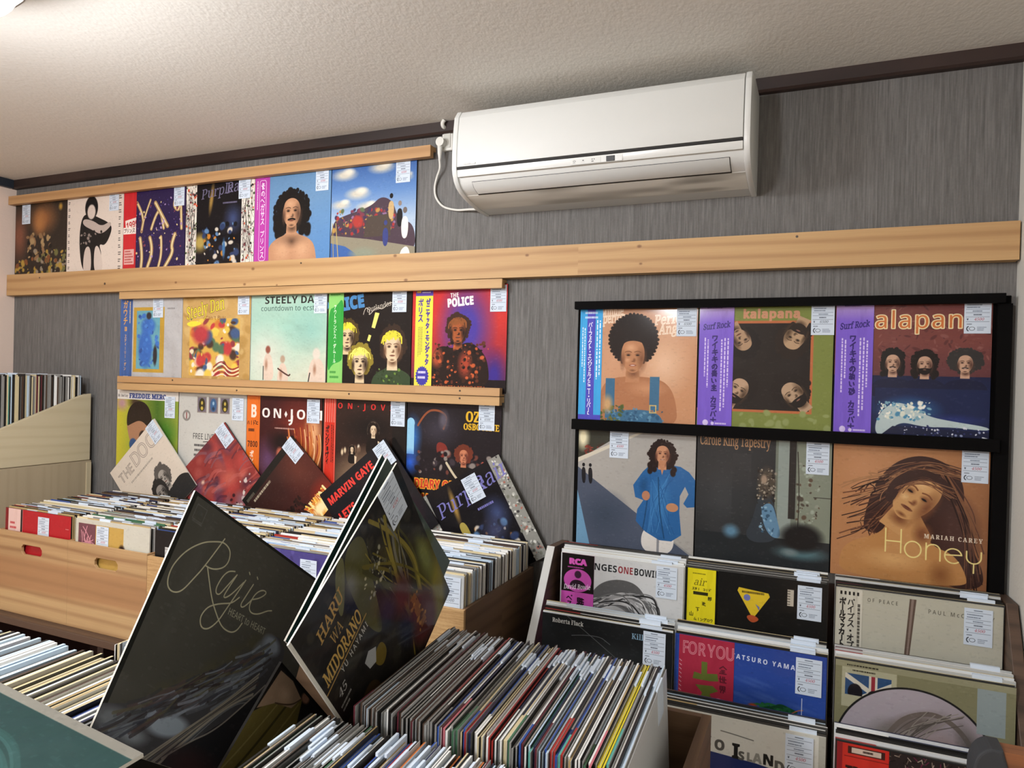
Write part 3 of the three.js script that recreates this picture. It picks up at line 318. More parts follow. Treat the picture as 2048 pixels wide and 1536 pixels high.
fr[3] = { label: 'record with a laughing woman in a loose blue shirt beside a long wall', print: cov(() => { rect(0, 0, 100, 100, '#8f8f8c'); poly([0, 0, 60, 0, 0, 34], '#33342a'); blob(4, 8, 7, 14, '#e6ddb8', 0.7); specks(6, 12, 30, 14, 70, ['#6a2c24', '#843a2c', '#3a2c22'], 0.5, 2); poly([44, 0, 100, 0, 100, 100, 56, 72, 0, 34, 0, 28], '#a3a09a'); poly([0, 30, 60, 0, 56, 0, 0, 26], '#c9c2b0'); poly([0, 34, 56, 72, 100, 102, 0, 102], '#4b5364'); blob(24, 74, 26, 24, '#3c4656', 0.9); poly([0, 54, 12, 100, 0, 100], '#6a95b4'); for (const x of [5, 11]) { shape([x - 2, 34, x + 2, 34, x + 2.4, 48, x - 1, 48], '#16151a'); blob(x, 32, 1.3, 1.6, '#16151a'); }
  shape([56, 102, 58, 78, 84, 78, 84, 102], '#d6d2cc'); rect(70, 86, 2, 16, '#8a8a8e'); poly([57, 34, 63, 28, 70, 27, 79, 27, 88, 28, 95, 32, 100, 38, 100, 60, 94, 61, 91, 58, 95, 50, 92, 44, 88, 52, 88, 66, 90, 84, 82, 90, 72, 90, 60, 84, 52, 76, 53, 66, 58, 58, 51, 56, 49, 46], '#2a5f96'); blob(72, 58, 10, 24, '#3a75ac', 0.8); blob(58, 46, 5, 10, '#234f7e', 0.8); for (let i = 0; i < 12; i++) curve([60 + rnd() * 24, 34 + rnd() * 10, 62 + rnd() * 22, 60, 58 + rnd() * 28, 84], ['#24568a', '#3f7ab2'][i % 2], 0.5); curve([70, 38, 71, 62, 76, 88], '#1d466e', 1); curve([62, 50, 60, 70, 58, 82], '#1d466e', 1); bust(73, 18, 8.4, { skin: '#c08a68', shade: '#6a4030', hair: '#271a16', hw: 1.35, hh: 1.4, hy: 0.1, long: 1.8, wide: 0, smile: 1 }); poly([70, 24, 76, 24, 73, 36], '#b8805e'); blob(60, 54, 3.4, 4, '#b07a5c'); blob(82, 62, 5, 3.6, '#b88462'); }), tags: [[0.36, 0.12]] };
fr[4] = { label: 'mostly black record with a person seated on the floor by a bright window', print: cov(() => { rect(0, 0, 100, 100, '#2c2d2e'); blob(22, 50, 30, 46, '#3a3b3c', 0.9); rect(28, 14, 14, 56, '#323334'); rect(60, 0, 40, 86, '#6d7468'); rect(62, 0, 10, 80, '#8a958e'); rect(70, 0, 5, 62, '#2a2725'); rect(76, 4, 24, 76, '#7d8474'); specks(76, 10, 16, 56, 60, ['#4a4238', '#96a090', '#5a4a3c', '#8a8f80'], 0.5, 2.4); curve([76, 10, 78, 40, 77, 76], '#35302a', 0.7); curve([88, 44, 100, 44], '#3c3a34', 0.6); rect(0, 78, 100, 22, '#25282a'); blob(80, 88, 24, 7, '#4c6a70', 0.7); blob(28, 76, 8, 7, '#5a8098', 0.7);
  shape([44, 66, 48, 46, 56, 44, 62, 58, 64, 80, 46, 84, 38, 78], '#343a40'); blob(54, 36, 8, 15, '#4a4238', 0.4); specks(47, 24, 14, 28, 90, ['#8a8274', '#2c2622', '#a49a88', '#5a5044'], 0.4, 1.4); blob(52, 33, 3, 4.6, '#9a8672', 0.5); shape([50, 54, 58, 50, 62, 62, 66, 78, 58, 78, 52, 68], '#5f84a0'); specks(50, 54, 10, 22, 30, ['#86a8be', '#3a566c'], 0.5, 1.6); blob(80, 76, 18, 13, '#101011', 0.4); blob(72, 88, 8, 4, '#6a7a7c', 0.7); txt('Carole King Tapestry', 2, 8.4, 11, '#a8805c', { f: 'r', fit: 54, line: '#a8805c', lw: 0.3 }); }), tags: [[0.9, 0.14]] };
fr[5] = { label: 'record with a tan cover, windswept dark hair, bare shoulders and slim cream lettering', print: cov(() => { rect(0, 0, 100, 100, lg(0, 0, 100, 60, '#a8764e', '#b07c52', '#8a5c3c')); blob(20, 20, 26, 30, '#b8845c', 0.9); shape([30, 26, 44, 10, 64, 6, 86, 20, 84, 60, 98, 84, 98, 100, 70, 100, 60, 66, 40, 58, 44, 64, 20, 68, 24, 44], '#3a2520'); blob(80, 60, 18, 30, '#4a3029', 0.8); for (let i = 0; i < 42; i++) { const a = rnd() * 40, b = rnd() * 44; curve([62 - a * 0.3, 14 + a * 0.3, 40 - a * 0.5, 20 + b, 14 + rnd() * 20, 24 + b, 4 + rnd() * 30, 30 + b], ['#2a1a16', '#4a2e24', '#6d4630', '#a07450'][i % 4], 0.4 + rnd() * 0.6); } for (let i = 0; i < 26; i++) { const b = rnd() * 50; curve([70, 12 + b * 0.2, 84 + rnd() * 8, 40 + b * 0.3, 86 + rnd() * 12, 60 + b], ['#2a1a16', '#5a3a2c', '#7a5238'][i % 3], 0.4 + rnd() * 0.5); } for (let i = 0; i < 26; i++) curve([30 + rnd() * 8, 20 + rnd() * 10, 54, 6 + rnd() * 12, 84 + rnd() * 8, 16 + rnd() * 8], ['#6d4630', '#8a6244', '#3a2520'][i % 3], 0.5);
  shape([6, 100, 6, 84, 12, 74, 34, 66, 38, 54, 46, 44, 58, 58, 66, 72, 80, 76, 88, 90, 88, 100], '#b5824e'); blob(42, 84, 26, 10, '#d0a26a', 0.9); blob(72, 92, 10, 12, '#8a5a34', 0.9); poly([40, 52, 56, 46, 66, 66, 62, 80, 36, 80], '#bd8c58'); blob(60, 64, 8, 10, '#7a4c30', 0.8); bust(56, 36, 19.5, { skin: '#c2935f', shade: '#7a4c30', lit: '#d8ae7a', hair: null, wide: 0, rot: 34, lip: '#5a2a24' }); shape([40, 24, 58, 15, 76, 24, 82, 44, 78, 38, 72, 28, 60, 24, 46, 30, 40, 44, 34, 40], '#3a2520'); for (let i = 0; i < 16; i++) curve([40 + rnd() * 8, 30 + rnd() * 6, 56, 16 + rnd() * 10, 74 + rnd() * 8, 30 + rnd() * 8], ['#6d4630', '#3a2520', '#8a6244'][i % 3], 0.5); txt('MARIAH CAREY', 61, 66.6, 4.4, '#e2d6c0', { f: 'rb', sp: 0.9, fit: 36 });
  for (const p of [[36.5, 62, 36.5, 79], [46.5, 62, 46.5, 79], [36.5, 71, 46.5, 71], [62.6, 70, 62.6, 82], [74.6, 77, 84.4, 76.4]]) curve(p, '#e6d68c', 0.95); c.strokeStyle = '#e6d68c'; c.lineWidth = 0.95; c.beginPath(); c.ellipse(54.2, 75.6, 5.2, 5.8, 0, 0, 7); c.stroke(); c.beginPath(); c.arc(67, 75, 4.4, 3.1, 6.3); c.lineTo(71.4, 82); c.stroke(); c.beginPath(); c.arc(79.5, 77.4, 5.2, 0.9, 6.1); c.stroke(); c.beginPath(); c.moveTo(87.6, 73); c.lineTo(87.6, 77); c.arc(92, 77, 4.4, 3.14, 0, true); c.lineTo(96.4, 73); c.stroke(); curve([92, 81.4, 92, 88], '#e6d68c', 0.95); }), tags: [[0.91, 0.12]] };
fr.forEach((o, j) => record({ ...o, p: [0.003 + PITCH * (j % 3 + 0.5) + (j > 2 ? 0.004 : 0), j < 3 ? 1.4375 : 1.1055, 0.0095], group: j < 3 ? 'records on the upper row of the black frame' : 'records on the lower row of the black frame' }));

// ---------------------------------------------------------------- wall rails and frame
function rail(name, label, prof, x0, x1, mat, ou = 0) {
  const t = thing(name, label, 'rail', [0, 0, 0], undefined); t.position.set((x0 + x1) / 2, prof[0][1], 0);
  const g = metreUV(sweepX(prof, x0, x1, 0.0012), 'x', 1, ou, 0); g.translate(-(x0 + x1) / 2, -prof[0][1], 0); part('board', g, mat, t); return t;
}
const screwMat = paint(0x4a3a2c, 0.4);
function screws(t, pts) { for (const [x, y, r = 0.003] of pts) { const g = new THREE.CylinderGeometry(r, r, 0.0016, 12); g.rotateX(Math.PI / 2); part('screw', g, screwMat, t, [x - t.position.x, y - t.position.y, 0.0342]); } }
const lipUp = (yb, yt, ys, d = 0.034) => [[0, yb], [d, yb], [d, yt], [0.0145, yt], [0.0145, ys], [0, ys]];
const lipDown = (yb, yt, ys, d = 0.034) => [[0.0145, yb], [d, yb], [d, yt], [0, yt], [0, ys], [0.0145, ys]];
screws(rail('display_rail', 'long wide pine board running the whole wall under the top record row', lipUp(1.834, 1.918, 1.9), -2.442, 0.997, pine[0]), [[-2.236, 1.9], [-1.86, 1.865, 0.0045], [0.55, 1.908], [-0.94, 1.905]]);
rail('display_rail', 'thin pine strip under the ceiling above the top record row', lipDown(2.203, 2.237, 2.224), -2.442, -0.469, pine[1]);
rail('display_rail', 'pine strip tight below the long wide board, above the middle record row', lipDown(1.806, 1.832, 1.8235), -1.782, -0.224, pine[2], 0.3);
screws(rail('display_rail', 'pine ledge carrying the middle record row, upper of two joined strips', lipUp(1.4975, 1.521, 1.503), -1.783, -0.223, pine[1], 0.5), [[-1.5, 1.512], [-0.35, 1.51]]);
screws(rail('display_rail', 'pine strip above the lowest record row, lower of two joined strips', lipDown(1.471, 1.4955, 1.479), -1.783, -0.223, pine[2], 0.9), [[-1.2, 1.485], [-0.35, 1.488], [-0.74, 1.488]]);
{
  const t = thing('record_display', 'black two-row wall display holding six records', 'display', [0.483, 1.11, 0]);
  const q = (n, x0, x1, y0, y1, z0, z1) => part(n, span(x0 - 0.483, x1 - 0.483, y0 - 1.11, y1 - 1.11, z0, z1), blackPaint, t);
  q('back_panel', -0.004, 0.99, 1.105, 1.76, 0, 0.006);
  const rl = (n, prof, x0, x1) => { const g = sweepX(prof, x0, x1, 0.001); g.translate(-0.483, -1.11, 0); part(n, g, blackPaint, t); };
  rl('top_rail', [[0.006, 1.7535], [0.0165, 1.7535], [0.0165, 1.742], [0.036, 1.742], [0.036, 1.7625], [0.006, 1.7625]], -0.006, 0.975);
  rl('middle_rail', [[0.006, 1.4225], [0.0165, 1.4225], [0.0165, 1.4165], [0.036, 1.4165], [0.036, 1.444], [0.0165, 1.444], [0.0165, 1.436], [0.006, 1.436]], -0.006, 0.972);
  for (const x of [0.3205, 0.638]) { q('divider', x - 0.001, x + 0.0012, 1.4375, 1.7525, 0.006, 0.0125); q('divider', x + 0.003, x + 0.0052, 1.1055, 1.4205, 0.006, 0.0125); }
  q('stile_and_shadow', 0.963, 0.99, 1.105, 1.741, 0.006, 0.024);  // stile widened past the frame edge to paint in its shadow on the wall
}

// ---------------------------------------------------------------- air conditioner, socket and leads
{
  const W = 0.752, x0 = -0.299, t = thing('air_conditioner', 'white wall-mounted air conditioner above the long board', 'air conditioner', [x0 + W / 2, 2.02, 0]);
  const wm = phy({ color: 0xd6d8d4, roughness: 0.38, clearcoat: 0.25, clearcoatRoughness: 0.15 }), dirt = phy({ map: pix(512, 64, (u, v) => { const d = Math.max(0, noise(u * 40, v * 8, 61) - 0.45) * 1.6 * noise(u * 5, v * 2, 62); return mix([226, 226, 218], [120, 118, 110], Math.min(1, d)); }), roughness: 0.5 });
  const S = (pts, a, b, m, n, bev = 0.002) => { let g = sweepX(pts.map(([z, y]) => [z, y - 2.02]), a - W / 2, b - W / 2, bev); g = toCreasedNormals(g, 0.62); return part(n, g, m, t); };
  const dk = paint(0x1a1815, 0.7);
  const prof = [[0, 2.268], [0.15, 2.266], [0.188, 2.256], [0.203, 2.236], [0.209, 2.19], [0.2115, 2.14], [0.2105, 2.1], [0.207, 2.085], [0.198, 2.068], [0.185, 2.055], [0.165, 2.045], [0.135, 2.036], [0.1, 2.029], [0.06, 2.023], [0, 2.02]];
  S(prof, 0, 0.014, wm, 'end_cap'); S(prof, W - 0.014, W, wm, 'end_cap');
  S([[0, 2.264], [0.148, 2.262], [0.18, 2.25], [0.194, 2.234], [0.2, 2.19], [0.201, 2.1], [0.1985, 2.083], [0.19, 2.066], [0.178, 2.055], [0.16, 2.047], [0.13, 2.038], [0.095, 2.031], [0.06, 2.026], [0, 2.023]], 0.012, W - 0.012, wm, 'body', 0);
  S([[0.17, 2.258], [0.19, 2.253], [0.2035, 2.235], [0.2095, 2.19], [0.212, 2.14], [0.2115, 2.103], [0.2, 2.103], [0.198, 2.19], [0.19, 2.236], [0.17, 2.25]], 0.0155, W - 0.0155, wm, 'front_panel', 0.0015);
  S([[0.203, 2.0965], [0.2085, 2.0955], [0.2075, 2.085], [0.205, 2.078], [0.198, 2.08]], 0.0155, W - 0.0155, wm, 'lower_trim', 0.001);
  S([[0.2, 2.1028], [0.2098, 2.1028], [0.209, 2.0968], [0.2, 2.0968]], 0.0155, W - 0.0155, dk, 'panel_gap', 0);
  S([[0.188, 2.0645], [0.1908, 2.0668], [0.1791, 2.0541], [0.1606, 2.0461], [0.1475, 2.042], [0.147, 2.046], [0.17, 2.056]], 0.0505, W - 0.0445, dk, 'outlet_slot', 0);
  S([[0.1892, 2.0634], [0.1922, 2.0652], [0.1802, 2.0532], [0.1608, 2.0449], [0.1545, 2.043], [0.1535, 2.0448], [0.17, 2.054]], 0.052, W - 0.046, wm, 'louver', 0.0006);
  S([[0.1465, 2.0422], [0.13, 2.0372], [0.095, 2.0302], [0.06, 2.0252], [0.06, 2.0262], [0.095, 2.0312], [0.13, 2.0382], [0.1465, 2.0434]], 0.0145, W - 0.0145, dirt, 'lower_skin', 0);
  const ctl = part('control_strip', box(0.13, 0.0135, 0.002), wm, t, [0.02, 0.0655, 0.2075]); ctl.rotation.x = 0.1;
  const rec = part('receiver_window', new RoundedBoxGeometry(0.021, 0.0125, 0.003, 2, 0.001), paint(0x100f0f, 0.4), t, [0.056, 0.0655, 0.2087]); rec.rotation.x = 0.1;
  const mk = canvas(256, 48, (w) => { rect(0, 0, w, 100, '#d6d8d4'); c.strokeStyle = c.fillStyle = '#4a4a48'; c.lineWidth = 6; c.beginPath(); c.ellipse(60, 40, 22, 14, 0, 0, 7); c.stroke(); fine(30, 68, 70, 16, '#4a4a48', 1); blob(220, 36, 16, 10, '#4a4a48'); fine(180, 64, 100, 10, '#9a9a96', 1); rect(370, 22, 26, 16, '#4a4a48'); rect(410, 22, 20, 16, '#4a4a48'); rect(370, 62, 40, 16, '#4a4a48'); });
  const icons = part('indicator_print', box(0.075, 0.012, 0.001), [wm, wm, wm, wm, std({ map: mk, roughness: 0.5 }), wm], t, [-0.006, 0.0655, 0.2086]); icons.rotation.x = 0.1;
  const lg2 = canvas(256, 32, (w) => { rect(0, 0, w, 100, '#d6d8d4'); txt('TOSHIBA', 60, 84, 92, '#8a8c90', { sp: 14 }); });
  part('maker_lettering', box(0.036, 0.0045, 0.0006), [wm, wm, wm, wm, std({ map: lg2, roughness: 0.4 }), wm], t, [-W / 2 + 0.052, 2.1085 - 2.02, 0.2131]);
}
{
  const wm = paint(0xd9d8d0, 0.45);
  const o = thing('wall_socket', 'white wall socket high beside the air conditioner', 'socket', [-0.425, 2.222, 0]);
  part('plate', new RoundedBoxGeometry(0.036, 0.066, 0.012, 3, 0.003).translate(0, 0.033, 0.006), wm, o); part('face', box(0.022, 0.05, 0.003).translate(0, 0.033, 0.013), paint(0xc8c7be, 0.4), o);
  const w = thing('wire_cover', 'short white wire cover from the ceiling down to the wall socket', 'cable', [-0.428, 2.288, 0]);
  part('sleeve', tube([[0, -0.001, 0.012], [-0.002, 0.0, 0.03], [-0.002, 0.008, 0.034], [0.004, 0.0165, 0.034]], 0.006, 16, 8), wm, w);
  part('lower_wire', tube([[0, 0, 0.012], [0.001, -0.0005, 0.0085]], 0.005, 6, 8), wm, w);
  const p = thing('power_cord', 'white power cord with a plug, hanging in a loop to the air conditioner', 'cable', [-0.438, 2.243, 0.0165]);
  part('plug', mergeGeometries([new THREE.CylinderGeometry(0.0135, 0.0125, 0.02, 20).rotateX(Math.PI / 2).translate(0, 0, 0.0085), new THREE.CylinderGeometry(0.0085, 0.0065, 0.03, 14).translate(-0.003, -0.02, 0.01), new THREE.CylinderGeometry(0.006, 0.0032, 0.02, 12).translate(-0.003, -0.045, 0.01)].map((g) => g.toNonIndexed())), wm, p);
  part('cable', tube([[-0.003, -0.05, 0.01], [-0.005, -0.075, 0.004], [-0.018, -0.096, -0.004], [-0.028, -0.125, -0.009], [-0.024, -0.155, -0.01], [0.0, -0.184, -0.01], [0.045, -0.199, -0.008], [0.095, -0.204, 0.004], [0.14, -0.21, 0.02]], 0.0034, 60, 8), wm, p);
}

// ---------------------------------------------------------------- tables, crates, bins
{
  const t = thing('display_counter', 'dark brown counter under the row of wooden record crates', 'counter', [-0.99, 0, 0.24]);
  part('top', new RoundedBoxGeometry(1.86, 0.022, 0.49, 2, 0.003).translate(0, 0.773, 0.01), brownWood, t);
  part('back_panel', box(1.82, 0.755, 0.02).translate(0, 0.384, -0.2), darkWood, t);
  for (const x of [-0.9, -0.31, 0.31, 0.9]) part('upright', box(0.025, 0.762, 0.4).translate(x, 0.381, 0), darkWood, t);
  part('shelf', box(1.8, 0.02, 0.38).translate(0, 0.25, 0), darkWood, t);
}
function crate(label, x0, x1, y0, y1, z0, z1, front, side, o = {}) {
  const w = x1 - x0, d = z1 - z0, h = y1 - y0, th = 0.009, t = thing('record_crate', label, 'crate', [(x0 + x1) / 2, y0, (z0 + z1) / 2], o.group);
  const s = new THREE.Shape(); s.moveTo(-w / 2 + 0.0005, 0); s.lineTo(w / 2 - 0.0005, 0); s.lineTo(w / 2 - 0.0005, h); s.lineTo(-w / 2 + 0.0005, h); s.closePath();
  if (o.slot) { const a = 0.048, b = 0.015, k = 0.009, cy = h - 0.05, q = new THREE.Path(); q.moveTo(-a + k, cy - b); q.lineTo(-a, cy - b + k); q.lineTo(-a, cy + b - k); q.lineTo(-a + k, cy + b); q.lineTo(a - k, cy + b); q.lineTo(a, cy + b - k); q.lineTo(a, cy - b + k); q.lineTo(a - k, cy - b); q.closePath(); s.holes.push(q); }
  const g = new THREE.ExtrudeGeometry(s, { depth: th - 0.002, bevelEnabled: true, bevelThickness: 0.001, bevelSize: 0.001, bevelOffset: -0.001, bevelSegments: 1 }); g.translate(0, 0, d / 2 - th + 0.001);
  part('front_panel', metreUV(g, 'x', 1, 0.33 * (o.k || 0) + w / 2, 0), front, t);
  part('back_panel', metreUV(box(w - 0.001, h, th).translate(0, h / 2, -d / 2 + th / 2), 'x'), side, t);
  for (const sx of [-1, 1]) part('side_panel', metreUV(box(th, h, d - 2 * th).translate(sx * (w / 2 - th / 2 - 0.0005), h / 2, 0), 'z'), side, t);
  part('base_panel', metreUV(box(w - 2 * th - 0.001, 0.008, d - 2 * th).translate(0, 0.004, 0), 'x'), side, t); return t;
}
const CR = [-1.7445, -1.4155, -1.0865, -0.7575, -0.4285, -0.0995], CZ0 = 0.047, CZ1 = 0.465, CY0 = 0.7845, CY1 = 1.036;
['wooden record crate with a handle slot, first of the row, by the tall crate', 'wooden record crate with a handle slot and brown grain, second of the row', 'wooden record crate behind the big black leaning record sleeve', 'wooden record crate with the purple record in front, fourth of the row', 'wooden record crate at the row end, shaded side towards the stepped rack'].forEach((l, k) =>
  crate(l, CR[k], CR[k + 1], CY0, CY1 - (k > 1 ? 0.004 : 0), CZ0, CZ1, k < 2 ? crateMat : crateEnd, k === 4 ? binWood : crateMat, { slot: k < 2, k }));  // end crate takes the darker bin wood in place of shade
// tall crate against the left corner, on a wooden box
{
  const x0 = -2.28, x1 = -1.934, t = thing('record_crate', 'tall pale crate with a sloping side, full of records, on a wooden box', 'crate', [(x0 + x1) / 2, 1.198, 0.29]);
  const sl = [[-0.265, 0], [0.27, 0], [0.27, 0.052], [-0.23, 0.247], [-0.265, 0.252]];
  for (const x of [x0, x1 - 0.016]) { const g = sweepX(sl, x - (x0 + x1) / 2, x + 0.016 - (x0 + x1) / 2, 0.002); part('side_panel', metreUV(g, 'z', 1, 0.45, 0), paleWood, t); }
  part('back_panel', metreUV(span(-0.157, 0.157, 0, 0.25, -0.265, -0.25)), paleWood, t); part('front_panel', metreUV(span(-0.157, 0.157, 0, 0.05, 0.255, 0.27)), paleWood, t); part('base_panel', span(-0.157, 0.157, 0, 0.01, -0.25, 0.255), paleWood, t);
  const b = thing('storage_box', 'plain drab wooden box under the tall record crate', 'box', [(x0 + x1) / 2, 0, 0.29]);
  for (const x of [-0.175, 0.157]) part('side_panel', metreUV(span(x, x + 0.018, 0, 1.192, -0.268, 0.272), 'y', 1, 0, 0.3), drabWood, b);
  for (const z of [-0.268, 0.19]) part('edge_batten', metreUV(span(0.1752, 0.1795, 0.8, 1.19, z + 0.002, z + 0.02), 'y'), paleWood, b);
  part('top_panel', metreUV(span(-0.175, 0.175, 1.192, 1.1965, -0.268, 0.272)), drabWood, b); part('back_panel', span(-0.157, 0.157, 0, 1.192, -0.268, -0.25), drabWood, b); part('front_panel', span(-0.157, 0.157, 0, 1.192, 0.254, 0.272), drabWood, b);
}
// island of records: table and open bin
const BY0 = 0.787, BY1 = 1.036, BX1 = 0.47, BXA = -0.44, BXB = -0.95;
{
  const t = thing('display_table', 'wooden table carrying the big open record bin', 'table', [-0.24, 0, 1.1]);
  part('top', new RoundedBoxGeometry(1.5, 0.024, 0.84, 2, 0.003).translate(0, 0.774, 0), brownWood, t);
  for (const x of [-0.7, 0.7]) for (const z of [-0.37, 0.37]) part('leg', box(0.05, 0.762, 0.05).translate(x, 0.381, z), darkWood, t);
  part('apron', box(1.36, 0.07, 0.02).translate(0, 0.726, -0.37), darkWood, t); part('apron', box(1.36, 0.07, 0.02).translate(0, 0.726, 0.37), darkWood, t);
  const b = thing('record_bin', 'big open wooden bin with rows of records filed sideways', 'bin', [-0.24, BY0, 1.1]);
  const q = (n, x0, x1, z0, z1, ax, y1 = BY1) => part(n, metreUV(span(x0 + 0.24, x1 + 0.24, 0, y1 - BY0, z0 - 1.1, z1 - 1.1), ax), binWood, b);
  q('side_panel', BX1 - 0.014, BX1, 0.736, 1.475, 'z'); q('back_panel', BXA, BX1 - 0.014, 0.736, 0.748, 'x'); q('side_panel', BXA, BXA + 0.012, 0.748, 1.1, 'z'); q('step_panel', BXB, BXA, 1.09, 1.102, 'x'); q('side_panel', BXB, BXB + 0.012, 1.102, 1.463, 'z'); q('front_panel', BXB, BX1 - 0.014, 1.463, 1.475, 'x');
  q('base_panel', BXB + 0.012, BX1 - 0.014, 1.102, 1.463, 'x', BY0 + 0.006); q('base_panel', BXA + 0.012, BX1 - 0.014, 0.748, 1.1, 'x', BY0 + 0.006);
}
// stepped rack by the right wall
{
  const t = thing('record_rack', 'stepped wooden rack showing record fronts below the black frame', 'rack', [0.48, 0, 0.25]);
  const sp = [[-0.246, 0], [0.29, 0], [0.29, 0.44], [-0.135, 1.112], [-0.246, 1.106]].map(([z, y]) => [z, y]);
  for (const [x, m] of [[-0.036, brownWood], [0.975, brownWood]]) { const g = sweepX(sp, x - 0.48, x + 0.021 - 0.48, 0.0015); part('side_panel', metreUV(g, 'z'), m, t); }
  const n = Math.hypot(0.425, 0.672), strip1 = box(0.0205, n, 0.003); strip1.rotateX(-Math.atan2(0.425, 0.672)); strip1.translate(-0.036 + 0.0105 - 0.48, 0.776, 0.0775 + 0.0016); part('edge_strip', strip1, paint(0xb9b9b4, 0.5), t);
  part('back_panel', box(0.985, 1.08, 0.01).translate(-0.0005 + 0.0, 0.54, -0.24), darkWood, t);
  [[0.786, 0.135], [0.666, 0.26], [0.556, 0.385], [0.44, 0.51]].forEach(([y, z]) => { part('shelf', span(-0.494, 0.494, y - 0.012, y, -0.235, z - 0.25 + 0.002), darkWood, t); part('shelf_stop', span(-0.494, 0.494, y, y + 0.03, z - 0.25 + 0.004, z - 0.25 + 0.013), darkWood, t); });
}
// partition close to the right edge
{
  const t = thing('partition', 'brown wooden partition with a rounded dark grey edge in front of the stepped rack', 'partition', [0.9, 0, 0.9]);
  const g = metreUV(span(-0.09, 0.098, 0, 1.143, -0.012, 0.012)); part('board', g, std({ map: (() => { const q = wood(512, 512, 0.4, 0.4, 48, [142, 88, 50], [92, 54, 30], 0, 1); q.repeat.set(2.5, 2.5); return q; })(), roughness: 0.45 }), t);
  const s = new THREE.Shape(); s.moveTo(-0.116, 0); s.lineTo(-0.07, 0); s.lineTo(-0.07, 1.06); s.lineTo(-0.092, 1.143); s.lineTo(-0.1, 1.143); s.quadraticCurveTo(-0.116, 1.138, -0.116, 1.11); s.closePath();
  part('edge_pad', new THREE.ExtrudeGeometry(s, { depth: 0.03, bevelEnabled: true, bevelSize: 0.003, bevelThickness: 0.003, bevelSegments: 3 }).translate(0, 0, -0.015), paint(0x2c2e31, 0.8), t);
}

// ---------------------------------------------------------------- records standing on a corner behind the crates
function cornerUp(o, x, y, z, deg, s = 0.309) {
  const a = deg * Math.PI / 180, cx = s / 2, cy = s;
  record({ ...o, w: s, h: s, p: [x - (cx * Math.cos(a) - cy * Math.sin(a)), y - (cx * Math.sin(a) + cy * Math.cos(a)), z], rz: a, group: 'records standing on a corner behind the crates' });
}
cornerUp({ label: 'record on its corner, cream with two grey heads and thin outlined letters', pale: 1, tags: [[0.9, 0.12]], print: cov(() => { rect(0, 0, 100, 100, '#d4c8b8'); for (const [s, x] of [['T', 8], ['H', 17], ['E', 27], ['D', 37], ['O', 52], ['O', 70]]) txt(s, x, 24, s === 'O' || s === 'D' ? 24 : 16, null, { f: 's', line: '#8a8078', lw: 0.7 }); fine(20, 30, 50, 5, '#a59c90', 1); 
  shape([52, 100, 54, 84, 62, 78, 74, 76, 90, 74, 104, 84, 104, 104, 52, 104], '#2b2a29'); bust(66, 60, 11, { skin: '#a39c92', shade: '#3a3734', hair: '#5a5550', wide: 0, hw: 1.15, hh: 1.3 }); bust(52, 72, 12, { skin: '#8d867e', shade: '#2c2a28', hair: '#2d2a28', wide: 0, hw: 1, hh: 1.15 }); blob(20, 98, 14, 10, '#2b2a29', 0.1); shape([44, 88, 58, 86, 62, 104, 40, 104], '#9a948a'); }) }, -1.5957, 1.3705, 0.0255, 43.8);
cornerUp({ label: 'record on its corner, swirling red and mauve abstract with pale flecks', tags: [[0.9, 0.11]], print: cov(() => { rect(0, 0, 100, 100, '#8a3430'); for (let i = 0; i < 46; i++) blob(rnd() * 100, rnd() * 100, 6 + rnd() * 16, 4 + rnd() * 10, ['#a8403a', '#6a3a4c', '#8a5a62', '#5a2a34', '#b85a4c', '#4a3040', '#9a4640'][i % 7], 0.7, rnd() * 180); for (let i = 0; i < 40; i++) { const x = rnd() * 100, y = rnd() * 100; curve([x, y, x + 10, y - 6 + rnd() * 8, x + 20, y + 8 * rnd()], ['#b8605888', '#4a263688', '#7a5a6888'][i % 3], 1 + rnd() * 3); } blob(30, 30, 4, 3, '#d8b8a0', 0.8); specks(40, 62, 50, 22, 16, ['#cfc4bc', '#b9a8a4', '#3a1c22'], 1, 4); blob(8, 36, 8, 10, '#b5b0a4', 0.6); specks(70, 88, 30, 12, 14, ['#dad4cc', '#c8423a'], 0.6, 1.6); }) }, -1.2654, 1.3735, 0.0175, 43.2);
cornerUp({ label: 'record on its corner, dark reddish brown with a burst of flame in its lower corner', tags: [[0.9, 0.12]], print: cov(() => { rect(0, 0, 100, 100, lg(0, 0, 80, 100, '#2c1c18', '#3c1e1a', '#5a221c')); blob(80, 30, 30, 40, '#5a2c22', 0.9); rect(0, 0, 100, 8, '#1a1815'); fine(4, 3, 22, 7, '#5a5448', 1); fine(10, 10, 52, 6, '#a59a84', 1); specks(30, 50, 30, 18, 60, ['#1c1210', '#2a1814'], 1, 3.4); blob(86, 72, 22, 20, '#8a2a1c', 0.8); for (let i = 0; i < 60; i++) { const x = 58 + rnd() * 32; curve([x, 86, x + 3, 76 - rnd() * 6, x - 4 + rnd() * 8, 64 + rnd() * 10], ['#f2c860', '#f6e2a0', '#e0923a', '#c8602a'][i % 4], 1.2 + rnd() * 1.6); } blob(72, 78, 13, 8, '#f6e6b0', 0.6); rect(50, 86, 50, 14, '#2a1612'); }) }, -0.9682, 1.3445, 0.0245, 48.4);
